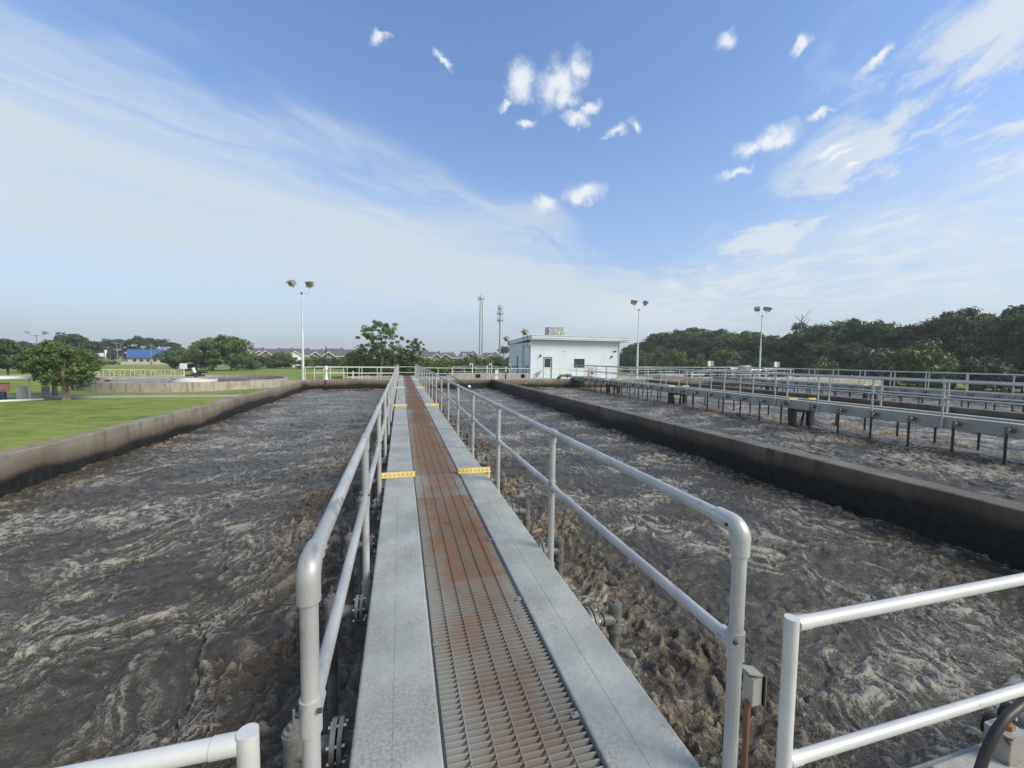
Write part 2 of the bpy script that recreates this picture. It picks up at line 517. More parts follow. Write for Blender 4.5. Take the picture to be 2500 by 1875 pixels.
fil = nt.m('SUBTRACT', 1.0, nt.m('MULTIPLY', nt.m('ABSOLUTE', nt.m('SUBTRACT', rid, 0.5)), 12.0))
rid2 = nt.noise(Pw, 24, 4, 0.6)
fil2 = nt.m('SUBTRACT', 1.0, nt.m('MULTIPLY', nt.m('ABSOLUTE', nt.m('SUBTRACT', rid2, 0.5)), 9.0))
grain = nt.noise(P, 75, 3, 0.6)
f = nt.m('ADD', nt.m('MULTIPLY', fo, 0.42), nt.m('MULTIPLY', nt.m('ADD', nt.m('MULTIPLY', nt.m('MAXIMUM', fil, 0.0), 0.6), nt.m('MULTIPLY', nt.m('MAXIMUM', fil2, 0.0), 0.5)), nt.m('ADD', 0.28, nt.m('MULTIPLY', fo, 1.45))))
f = nt.m('ADD', f, nt.m('MULTIPLY', nt.m('SUBTRACT', grain, 0.5), 0.7))
f = nt.ss(f, 0.22, 1.0)
dark = nt.mix(nt.ss(nt.noise(P, 0.7, 3), 0.35, 0.65), (0.050, 0.043, 0.027), (0.068, 0.058, 0.038))
dark = nt.mix(nt.m('MULTIPLY', bo, 0.7), dark, (0.082, 0.054, 0.028))
pale = nt.mix(bo, (0.345, 0.322, 0.262), (0.245, 0.178, 0.108))
nt.put(p.inputs['Base Color'], nt.mix(f, dark, pale))
nt.put(p.inputs['Roughness'], nt.m('ADD', 0.13, nt.m('MULTIPLY', f, 0.5)))
p.inputs['Specular IOR Level'].default_value = 0.5
hgt = nt.m('ADD', nt.m('ADD', nt.m('MULTIPLY', nt.noise(Q, 13, 6, 0.66), 0.8), nt.m('MULTIPLY', nt.noise(P, 32, 5, 0.66), 0.7)), nt.m('MULTIPLY', f, 0.25))
bump(nt, p, hgt, 0.95, 0.03)
M['water'] = m
M['calm'] = plain('still_tank_water', (0.05, 0.055, 0.05), (0.035, 0.04, 0.036), 0.3, 0.15, 0, 0.05, 3)

# lawn
m, nt, p = new_mat('mown_grass')
P = wpos(nt)
n1 = nt.noise(nt.vm('MULTIPLY', P, (0.6, 1.0, 1)), 0.22, 6, 0.62)
n2 = nt.noise(nt.vm('MULTIPLY', P, (0.5, 1.0, 1)), 1.1, 6, 0.65)
n3 = nt.noise(P, 9, 4, 0.6)
c = nt.mix(nt.ss(n1, 0.36, 0.64), (0.115, 0.20, 0.036), (0.25, 0.315, 0.06))
c = nt.mix(nt.m('MULTIPLY', nt.ss(n2, 0.44, 0.60), 0.85), c, (0.33, 0.325, 0.09))
c = nt.mix(nt.m('MULTIPLY', nt.ss(n3, 0.45, 0.7), 0.5), c, (0.07, 0.11, 0.028))
c = nt.mix(nt.m('MULTIPLY', nt.ss(nt.noise(P, 0.5, 5), 0.66, 0.76), 0.5), c, (0.20, 0.16, 0.08))
nt.put(p.inputs['Base Color'], c)
p.inputs['Roughness'].default_value = 0.9
p.inputs['Specular IOR Level'].default_value = 0.15
bump(nt, p, nt.m('ADD', n3, n2), 0.7, 0.25)
M['grass'] = m
M['road'] = plain('pale_concrete_path', (0.36, 0.34, 0.31), (0.29, 0.275, 0.25), 0.8, 0.85)


def leafmat(name, c1, c2, c3):
    m, nt, p = new_mat(name)
    P = wpos(nt)
    ri = nt.n('ShaderNodeObjectInfo').outputs['Random']
    n1 = nt.noise(P, 0.55, 3)
    n2 = nt.noise(P, 3.0, 3)
    c = nt.mix(nt.ss(nt.m('ADD', n1, nt.m('MULTIPLY', nt.m('SUBTRACT', ri, 0.5), 0.25)), 0.36, 0.64), c1, c2)
    c = nt.mix(nt.m('MULTIPLY', nt.ss(n2, 0.5, 0.7), 0.6), c, c3)
    nt.put(p.inputs['Base Color'], c)
    p.inputs['Roughness'].default_value = 0.55
    p.inputs['Specular IOR Level'].default_value = 0.25
    tr = nt.n('ShaderNodeBsdfTranslucent')
    nt.put(tr.inputs[0], nt.mix(0.5, c, (0.10, 0.14, 0.02)))
    mx = nt.n('ShaderNodeMixShader')
    mx.inputs[0].default_value = 0.18
    nt.t.links.new(p.outputs[0], mx.inputs[1])
    nt.t.links.new(tr.outputs[0], mx.inputs[2])
    o = [n for n in nt.t.nodes if n.type == 'OUTPUT_MATERIAL'][0]
    nt.t.links.new(mx.outputs[0], o.inputs[0])
    return m


M['leaf_dark'] = leafmat('dark_foliage', (0.048, 0.084, 0.040), (0.082, 0.128, 0.055), (0.13, 0.172, 0.07))
M['leaf_olive'] = leafmat('olive_foliage', (0.068, 0.082, 0.044), (0.10, 0.11, 0.058), (0.13, 0.13, 0.072))
M['leaf_mid'] = leafmat('green_foliage', (0.078, 0.128, 0.038), (0.122, 0.182, 0.054), (0.18, 0.235, 0.075))
M['leaf_bright'] = leafmat('bright_foliage', (0.085, 0.125, 0.034), (0.125, 0.165, 0.044), (0.17, 0.195, 0.06))
M['bark'] = plain('bark', (0.13, 0.10, 0.075), (0.075, 0.06, 0.045), 5, 0.9, 0, 0.5, 20, (1, 1, 0.25))
M['bark_pale'] = plain('pale_bark', (0.25, 0.215, 0.17), (0.15, 0.125, 0.10), 4, 0.9, 0, 0.5, 16, (1, 1, 0.3))

M['bluewall'] = plain('pale_blue_paint', (0.65, 0.73, 0.76), (0.60, 0.685, 0.715), 0.8, 0.7, 0, 0.05, 20, (1, 1, 0.5), c3=(0.53, 0.60, 0.61), s3=0.7, l3=0.55, h3=0.8)
M['bluetrim'] = plain('pale_blue_trim', (0.66, 0.75, 0.76), (0.60, 0.69, 0.70), 2, 0.5)
M['dark_glass'] = plain('dark_screen_glass', (0.055, 0.055, 0.058), (0.04, 0.04, 0.042), 3, 0.2)
M['dark_metal'] = plain('dark_metal', (0.06, 0.062, 0.065), (0.04, 0.042, 0.045), 4, 0.5, 0.2)
M['lamp_grey'] = plain('lamp_housing', (0.34, 0.31, 0.26), (0.26, 0.235, 0.20), 6, 0.45, 0.3)
M['lamp_glass'] = plain('lamp_lens', (0.36, 0.35, 0.31), (0.28, 0.27, 0.25), 8, 0.15)
M['unit'] = plain('beige_unit_steel', (0.36, 0.355, 0.315), (0.30, 0.30, 0.27), 2, 0.5, 0.1)
M['white'] = plain('white_paint', (0.74, 0.75, 0.74), (0.66, 0.67, 0.66), 2, 0.5)
M['red'] = plain('faded_red_paint', (0.27, 0.10, 0.105), (0.22, 0.09, 0.095), 3, 0.5)
M['redpole'] = plain('reddish_steel', (0.25, 0.13, 0.13), (0.19, 0.15, 0.14), 2, 0.6)
M['wood'] = plain('weathered_pole_wood', (0.26, 0.21, 0.165), (0.19, 0.155, 0.125), 3, 0.9, 0, 0.2, 12, (1, 1, 0.2))
M['tower'] = plain('tower_steel', (0.30, 0.33, 0.34), (0.25, 0.275, 0.285), 0.5, 0.5, 0.3)
M['shingle'] = plain('dark_shingle', (0.125, 0.12, 0.122), (0.095, 0.092, 0.094), 1.5, 0.9)
M['brick'] = plain('brown_brick', (0.20, 0.145, 0.115), (0.155, 0.115, 0.095), 2, 0.9)
M['tan'] = plain('tan_siding', (0.44, 0.40, 0.34), (0.38, 0.345, 0.295), 1, 0.8)
M['blueroof'] = plain('blue_metal_roof', (0.055, 0.14, 0.34), (0.05, 0.125, 0.30), 0.5, 0.4, 0.2)
M['stucco'] = plain('pale_stucco', (0.52, 0.48, 0.42), (0.46, 0.42, 0.37), 0.6, 0.85)
M['navy'] = plain('dark_blue_paint', (0.02, 0.025, 0.07), (0.015, 0.018, 0.05), 3, 0.5)
M['carpaint'] = plain('dark_car_paint', (0.05, 0.055, 0.065), None, 2, 0.25, 0.3)
M['orange'] = plain('faded_orange', (0.62, 0.22, 0.14), None, 3, 0.5)

# ================================================================== THE SETTING
GX = 700
g = MB().add([(-GX, -GX, 0), (GX, -GX, 0), (GX, GX, 0), (-GX, GX, 0)], [(0, 1, 2, 3)]).build('lawn', M['grass'])
tag(g, 'wide mown lawn running from the basins to the houses', 'lawn', kind='structure')
g = MB().add([(-160, 54.1, 0.012), (-9, 54.1, 0.012), (-9, 57.2, 0.012), (-160, 57.2, 0.012)], [(0, 1, 2, 3)]).build('path', M['road'])
tag(g, 'pale concrete service path crossing the lawn behind the small tree', 'path', kind='structure')
g = MB().box(-9, -8.1, 44, 57.2, 0, 0.016).build('path', M['road'])
tag(g, 'short spur of concrete path beside the basin wall', 'path', kind='structure')
g = MB().add([(-300, 205, 0.012), (-60, 196, 0.012), (-60, 203, 0.012), (-300, 213, 0.012)], [(0, 1, 2, 3)]).build('road', M['road'])
tag(g, 'pale road far across the lawn below the blue roof', 'road', kind='structure')


def wall(name, label, x0, x1, y0, y1, z0, z1, mat, axis='y', r=0.025, cat='wall', lip=None):
    w = MB().bbox(x0, x1, y0, y1, z0, z1, r, axis).build(name, mat)
    return tag(w, label, cat)


PITCH = 16.9
WT = 2.8
YF = 38.3
lw = thing('basin_wall', 'brown stained concrete basin wall along the lawn with dark wet foot', 'wall')
for k in range(5):
    ya, yb = 1.36 + (YF - 1.362) * k / 5, 1.36 + (YF - 1.362) * (k + 1) / 5 - 0.012
    MB().bbox(-7.82, -7.48, ya, yb, 0, WT, 0.03).build('wall_panel', M['conc'], lw)
MB().box(-7.79, -7.51, 1.4, YF - 0.05, 0.05, WT - 0.03).build('joint_filler', M['dark_metal'], lw)
MB().box(-7.90, -7.822, 1.36, YF - 0.002, WT - 0.16, WT - 0.045).build('outer_ledge', M['dark_metal'], lw)
wall('basin_wall', 'tan concrete far basin wall under the cream railing, left of the walkway', -7.93, 8.15, YF, YF + 0.55, 0, WT, M['conc'], 'x')
wall('basin_wall', 'tan concrete far basin wall in front of the blue building', 8.152, 25.1, YF, YF + 0.55, 0, WT, M['conc'], 'x')
wall('basin_wall', 'concrete far basin wall right of the blue building', 25.102, 42.2, YF, YF + 0.55, 0, WT, M['conc'], 'x')
dw = thing('divider_wall', 'dark stained concrete wall between the near basin and the second basin', 'wall')
for k in range(6):
    ya, yb = 1.36 + (YF - 1.362) * k / 6, 1.36 + (YF - 1.362) * (k + 1) / 6 - 0.012
    MB().bbox(8.26, 8.74, ya, yb, 0, WT, 0.03).build('wall_panel', M['conc_dark'], dw)
MB().box(8.29, 8.71, 1.4, YF - 0.05, 0.05, WT - 0.03).build('joint_filler', M['dark_metal'], dw)
wall('divider_wall', 'far concrete wall between the second and third basin', 25.1, 25.55, -6, YF - 0.002, 0, WT, M['conc_dark'])
wall('basin_wall', 'outer concrete wall of the third basin before the wood', 42.0, 42.45, -6, YF - 0.002, 0, WT, M['conc'])
nw = wall('basin_wall', 'concrete near basin wall with pipework in the bottom right corner', -7.93, 8.198, -2.5, 1.35, 0, WT, M['conc_grey'], 'x')
wall('basin_wall', 'near end wall of the second basin', 8.76, 25.098, -6.5, -6.0, 0, WT, M['conc_grey'], 'x')

# ------------------------------------------------------------------ turbulent water
_rng = np.random.default_rng(11)
_ang = _rng.random((256, 256)) * 2 * np.pi
_gx, _gy = np.cos(_ang), np.sin(_ang)


def perlin(x, y, seed=0):
    x = x + seed * 17.37
    y = y + seed * 31.11
    xi = np.floor(x).astype(int)
    yi = np.floor(y).astype(int)
    xf, yf = x - xi, y - yi
    u = xf * xf * xf * (xf * (xf * 6 - 15) + 10)
    v = yf * yf * yf * (yf * (yf * 6 - 15) + 10)

    def gd(ix, iy, fx, fy):
        i, j = ix & 255, iy & 255
        return _gx[i, j] * fx + _gy[i, j] * fy
    n00 = gd(xi, yi, xf, yf)
    n10 = gd(xi + 1, yi, xf - 1, yf)
    n01 = gd(xi, yi + 1, xf, yf - 1)
    n11 = gd(xi + 1, yi + 1, xf - 1, yf - 1)
    a_ = n00 + u * (n10 - n00)
    b_ = n01 + u * (n11 - n01)
    return (a_ + v * (b_ - a_)) * 1.5


def fbm(x, y, seed, oct=4, g_=0.5):
    s_, amp = 0, 1.0
    for k in range(oct):
        s_ = s_ + amp * perlin(x * 2 ** k, y * 2 ** k, seed + k * 3)
        amp *= g_
    return s_


def ridged(x, y, seed, oct=4, g_=0.5):
    s_, amp, w = 0, 1.0, 1.0
    for k in range(oct):
        n = 1 - np.abs(perlin(x * 2 ** k, y * 2 ** k, seed + k * 5)) * 1.6
        n = np.clip(n, 0, 1) ** 2
        s_ = s_ + amp * n * w
        w = np.clip(n * 1.4, 0, 1)
        amp *= g_
    return s_


def spaced(a_, b_, d0, gdist, c0):
    out_, y_ = [a_], a_
    while y_ < b_:
        y_ += d0 + gdist * abs(y_ - c0)
        out_.append(min(y_, b_))
    return np.array(out_)


def water(name, label, xs, ys, xc, zw=2.0, ampl=1.0, scum=1.0):
    X, Y = np.meshgrid(xs, ys)
    wx = fbm(X * 0.5, Y * 0.5, 40, 3) * 0.55
    wy = fbm(X * 0.5, Y * 0.5, 50, 3) * 0.55
    side = np.sign(X - xc)
    dist = np.abs(X - xc)
    # crests run along the walkway and lean outwards
    wx = wx + fbm(X * 1.9, Y * 1.9, 44, 3) * 0.08
    wy = wy + fbm(X * 1.9, Y * 1.9, 54, 3) * 0.08
    U = (X + wx) + 0.45 * side * (Y + wy)
    V = (Y + wy) - 0.35 * side * (X + wx)
    boil = np.exp(-((dist - 1.45) / 0.95) ** 2) * np.clip(0.55 + 0.9 * fbm(X * 0.8, Y * 0.8, 60, 3), 0, 1.3)
    wallb = np.exp(-((dist - 7.4) / 0.5) ** 2)
    boil2 = np.clip(boil + 0.75 * wallb * np.clip(0.4 + fbm(X * 0.9, Y * 0.7, 66, 2), 0, 1), 0, 1.2)
    swell = fbm(X * 0.38, Y * 0.30, 1, 2) * 0.055
    str1 = ridged(U * 2.1, V * 1.05, 7, 5, 0.58)
    str2 = ridged(U * 6.0 + wx, V * 3.6, 23, 4, 0.6)
    lump = ridged(X * 5.6 + wx * 3, Y * 5.6 + wy * 3, 81, 4, 0.65)
    small = fbm(X * 10 + wx, Y * 8.0, 33, 3, 0.6)
    Z = swell + 0.030 * (str1 - 0.7) + 0.020 * (str2 - 0.7) + 0.012 * small
    Z = Z + boil2 * (0.05 + 0.07 * (lump - 0.6) + 0.03 * fbm(X * 5, Y * 5, 91, 3))
    Z = zw + Z * ampl
    # push the crests outwards so that they curl
    DX = side * 0.035 * (str1 - 0.6) + 0.04 * fbm(X * 3, Y * 3, 70, 3)
    DY = 0.05 * fbm(X * 3, Y * 3, 77, 3)
    edge_ = np.minimum(np.minimum(X - xs[0], xs[-1] - X), np.minimum(Y - ys[0], ys[-1] - Y))
    k_ = np.clip(edge_ / 0.15, 0, 1)
    drift = np.clip(fbm(X * 0.45, Y * 0.65, 100, 4) * 1.0 + 0.36, 0, 1)
    froth = 0.34 * np.clip(str1 - 0.75, 0, 1) * (0.35 + 1.1 * drift) + 0.42 * np.clip(str2 - 0.75, 0, 1) * (0.25 + 1.1 * drift) + 0.16 * drift
    froth = np.clip(froth + boil2 * (0.25 * lump - 0.08), 0, 1.2)
    froth = froth * scum
    nx, ny = len(xs), len(ys)
    co = np.stack([X + DX * k_, Y + DY * k_, Z], -1).reshape(-1, 3).astype(np.float32)
    me = bpy.data.meshes.new(name)
    nv, nf = nx * ny, (nx - 1) * (ny - 1)
    me.vertices.add(nv)
    me.vertices.foreach_set('co', co.ravel())
    i0 = (np.arange(ny - 1)[:, None] * nx + np.arange(nx - 1)[None, :]).ravel()
    q = np.stack([i0, i0 + 1, i0 + 1 + nx, i0 + nx], -1).astype(np.int32)
    me.loops.add(nf * 4)
    me.loops.foreach_set('vertex_index', q.ravel())
    me.polygons.add(nf)
    me.polygons.foreach_set('loop_start', np.arange(nf, dtype=np.int32) * 4)
    me.polygons.foreach_set('loop_total', np.full(nf, 4, dtype=np.int32))
    me.polygons.foreach_set('use_smooth', np.ones(nf, dtype=bool))
    me.update(calc_edges=True)
    for nm, arr in (('froth', froth), ('boil', np.clip(boil2, 0, 1)), ('flow_u', U), ('flow_v', V)):
        at = me.attributes.new(nm, 'FLOAT', 'POINT')
        at.data.foreach_set('value', arr.reshape(-1).astype(np.float32))
    me.materials.append(M['water'])
    return tag(obj(name, me), label, 'water', kind='structure')


XC = 0.485
water('basin_water', 'churning brown water of the near basin under the walkway', np.arange(-7.52, 8.30, 0.026), spaced(1.33, YF + 0.03, 0.013, 0.0042, 1.0), XC, scum=1.1)
water('basin_water', 'churning brown water of the second basin', np.arange(8.71, 25.14, 0.05), spaced(-6.02, YF + 0.03, 0.06, 0.0016, 10.0), XC + PITCH, scum=1.5)
water('basin_water', 'brown water of the third basin far right', np.arange(25.52, 42.03, 0.13), spaced(-6, YF + 0.03, 0.16, 0.0, 10.0), XC + 2 * PITCH)

# ================================================================== RAILINGS
RP = 0.0268


def guardrail(label, loc, rz, length, posts, zt, zm, zb, mat, r=RP, fit=True, elbow=False, group=None, seg=12, endpost=False, name='guardrail', mids=None):
    """runs along local +Y from 0; posts: list of distances"""
    t = thing(name, label, 'railing', loc, rz, group)
    y0 = posts[0]
    if elbow:
        # rounded corner from first post into the top rail
        q = [(0, y0, zt - 0.11), (0, y0, zt - 0.045)]
        for k in range(1, 6):
            an = R(90 - 18 * k)
            q.append((0, y0 + 0.045 - 0.045 * math.sin(an), zt - 0.045 + 0.045 * math.cos(an)))
        q.append((0, y0 + 0.12, zt))
        e = MB().tube(q, r * 1.3, 18).build('elbow_fitting', mat, t)
        MB().tube([(0.0, y0 + 0.085, zt + 0.001), (r * 1.45, y0 + 0.085, zt + 0.001)], 0.008, 8).build('set_screw', M['dark_metal'], e)
        MB().tube([(0, y0 + 0.06, zt), (0, length, zt)], r, 14).build('top_rail', mat, t)
    else:
        MB().tube([(0, 0 if not endpost else r * 0.8, zt), (0, length, zt)], r, seg).build('top_rail', mat, t)
    for z_ in (mids or [zm]):
        MB().tube([(0, y0 if elbow or endpost else 0, z_), (0, length, z_)], r * 0.94, seg).build('mid_rail', mat, t)
    pm_ = MB().tube([(0, 0, zb), (0, 0, zt - (0.05 if elbow else 0.0))], r, seg).mesh('post', mat)
    if endpost:
        pe_ = MB().tube([(0, 0, zb), (0, 0, zt + r * 1.15)], r * 1.06, 20).mesh('post', mat)
    if fit:
        a_ = MB()
        a_.tube([(0, -0.062, zt), (0, -0.052, zt), (0, 0.052, zt), (0, 0.062, zt)], [r * 1.18, r * 1.26, r * 1.26, r * 1.18], seg)
        a_.tube([(0, 0, zt), (0, 0, zt - 0.085)], r * 1.22, seg)
        tee_ = a_.mesh('tee_fitting', mat)
        a_ = MB()
        a_.tube([(0, 0, zm - 0.055), (0, 0, zm + 0.055)], r * 1.24, seg)
        a_.tube([(0, -0.075, zm), (0, 0.075, zm)], r * 1.2, seg)
        cross_ = a_.mesh('cross_fitting', mat)
        a_ = MB()
        a_.tube([(0, 0, zb + 0.10), (0, 0, zb + 0.28)], r * 1.2, seg)
        a_.tube([(0, 0, zb + 0.10), (0, 0, zb + 0.115)], r * 1.34, seg)
        a_.tube([(0, 0, zb + 0.265), (0, 0, zb + 0.28)], r * 1.34, seg)
        sock_ = a_.mesh('base_socket', mat)
    screw_ = MB().tube([(-0.006, 0, 0), (0.006, 0, 0)], 0.0075, 6).mesh('set_screw', M['dark_metal'])
    if fit and elbow:
        cross0_ = MB().tube([(0, 0, zm - 0.055), (0, 0, zm + 0.055)], r * 1.24, seg).tube([(0, 0, zm), (0, 0.075, zm)], r * 1.2, seg).mesh('cross_fitting', mat)
    for i, y_ in enumerate(posts):
        po = obj('post', pe_ if (endpost and i == 0) else pm_, t, (0, y_, 0))
        if fit:
            if not (elbow and i == 0):
                obj('tee_fitting', tee_, po)
            if i < 6:
                for sx_ in (-1, 1):
                    obj('set_screw', screw_, po, (sx_ * r * 1.16, -0.03, zm + 0.03))
                    obj('set_screw', screw_, po, (sx_ * r * 1.2, 0.035, zt - 0.004))
            obj('cross_fitting', cross0_ if (elbow and i == 0) else cross_, po)
            obj('base_socket', sock_, po)
        if endpost and i == 0:
            MB().tube([(0, 0.02, zt), (0, 0.075, zt)], r * 1.1, 14).build('rail_collar', mat, po)
            MB().tube([(0, 0.02, zm), (0, 0.07, zm)], r * 1.06, 14).build('rail_collar', mat, po)
    return t


YE = 38.55
pr = [1.26 + 2.03 * k for k in range(19)]
pl = [1.32 + 2.03 * k for k in range(19)]
ZR, ZM = 4.17, 3.70


def along(p_):
    return [v - p_[0] for v in p_]


guardrail('bright pipe railing on the left side of the near walkway', (-0.272, pl[0], 0), 0, YE - pl[0], along(pl), ZR, ZM, 2.74, M['rail'], elbow=True)
guardrail('bright pipe railing on the right side of the near walkway', (1.258, pr[0], 0), 0, YE - pr[0], along(pr), ZR, ZM, 2.74, M['rail'], elbow=True)
p2 = [-5.2 + 2.03 * k for k in range(22)]
lab2 = {0: 'near-side pipe railing of the second walkway, above its hanging pipes', 1: 'far-side pipe railing of the second walkway',
        2: 'near-side pipe railing of the third walkway, far right', 3: 'far-side pipe railing of the third walkway, against the wood'}
for k in range(2):
    for s_ in range(2):
        X_ = PITCH * (k + 1) + (-0.272 if s_ == 0 else 1.245)
        far = k == 1
        sh = 0.0 if s_ == 0 else 0.7
        guardrail(lab2[k * 2 + s_], (X_, p2[0] + sh, 0), 0, YE - p2[0] - sh, along(p2), 4.25, 3.72, 2.74, M['rail_far'], r=0.032, fit=not far, seg=8)
# white rails on the near wall, cut off where the walkway begins
guardrail('white pipe railing cut off at a flat-topped post, bottom right', (1.345, 1.105, 0), R(-90), 6.6, [0, 2.1, 4.2, 6.3], 3.865, 3.345, WT, M['white_rail'], r=0.0228, fit=False, endpost=True, seg=20)
guardrail('white pipe railing cut off at a flat-topped post, bottom left corner', (-0.362, 1.075, 0), R(90), 7.2, [0, 2.1, 4.2, 6.3], 3.865, 3.345, WT, M['white_rail'], r=0.0228, fit=False, endpost=True, seg=20)
# cream rail on the far wall
guardrail('cream pipe railing on the far wall left of the walkway', (-7.95, 38.62, 0), R(-90), 7.75, [0.02, 0.75, 2.0, 3.1, 4.6, 6.2, 7.6], 3.86, 3.34, WT, M['cream_rail'], r=0.032, fit=False, seg=8)
guardrail('second cream pipe railing just behind the far wall, left of the walkway', (-7.2, 39.35, 0), R(-90), 7.0, [0.6, 2.55, 3.55, 5.1, 6.6], 3.9, 3.36, WT, M['cream_rail'], r=0.03, fit=False, seg=8)
guardrail('cream pipe railing on the far wall between the walkway and the blue building', (1.4, 38.62, 0), R(-90), 15.2, [0.05, 1.9, 3.2, 5.1, 6.75, 8.7, 10.6, 11.85, 14.0, 15.15], 3.86, 3.34, WT, M['cream_rail'], r=0.03, fit=False, seg=8)
guardrail('grey pipe railing on the far wall right of the blue building', (18.9, 38.62, 0), R(-90), 23.2, [0.05 + 1.6 * k for k in range(15)], 3.86, 3.34, WT, M['rail'], r=0.03, fit=False, seg=8)
guardrail('short cream railing crossing the end of the near walkway', (-0.25, 40.6, 0), R(-90), 1.6, [0.02, 1.55], 3.9, 3.36, WT, M['cream_rail'], r=0.03, fit=False, seg=8)

# ================================================================== WALKWAYS
SPL = [5.83, 14.38, 22.93, 31.48]
Zb0, Zb1 = 2.77, 3.15
LB, RB_ = (-0.21, 0.165), (0.805, 1.18)


def dropper_meshes(s_, simple):
    mk = lambda pts: [(s_ * x_, y_, z_) for x_, y_, z_ in pts]
    A = {}
    A['pipe'] = MB().tube(mk([(0.27, 0, 0.02), (0.27, 0, -1.5)]), 0.036, 8 if simple else 14).mesh('drop_pipe', M['pipe_dark'] if simple else M['pipe'])
    a_ = MB()
    a_.tube(mk([(0.27, 0, -0.10), (0.27, 0, 0.085)]), 0.045, 8 if simple else 14)
    a_.tube(mk([(0.27, 0, -0.10), (0.27, 0, -0.075)]), 0.051, 8 if simple else 14)
    a_.tube(mk([(0.27, 0, 0.07), (0.27, 0, 0.10)]), 0.051, 8 if simple else 14)
    a_.tube(mk([(0.175, 0, 0), (0.27, 0, 0)]), 0.045, 8 if simple else 14)
    if not simple:
        a_.tube(mk([(0.27, 0, 0.10), (0.27, 0, 0.112)]), 0.043, 14)
        a_.tube(mk([(0.27, 0, 0.112), (0.27, 0, 0.135)]), 0.026, 6, smooth=False)
    A['tee'] = a_.mesh('tee_fitting', M['pipe'])
    A['stem'] = MB().tube(mk([(0.27, 0, 0.13), (0.27, 0, 0.20)]), 0.007, 6).mesh('valve_stem', M['pipe'])
    a_ = MB()
    n_ = 8 if simple else 18
    a_.tube(mk([(-0.01, 0, 0), (0.18, 0, 0)]), 0.036, n_)
    a_.tube(mk([(0.058, 0, 0), (0.078, 0, 0)]), 0.098, n_)
    a_.tube(mk([(0.088, 0, 0), (0.110, 0, 0)]), 0.098, n_)
    A['flange'] = a_.mesh('flange', M['pipe'])
    a_ = MB()
    A['bolt'] = a_.tube(mk([(0.045, 0, 0), (0.124, 0, 0)]), 0.0085, 6).mesh('bolt', M['bolt'])
    return A


DM = {(s_, q): dropper_meshes(s_, q) for s_ in (-1, 1) for q in (False, True)}


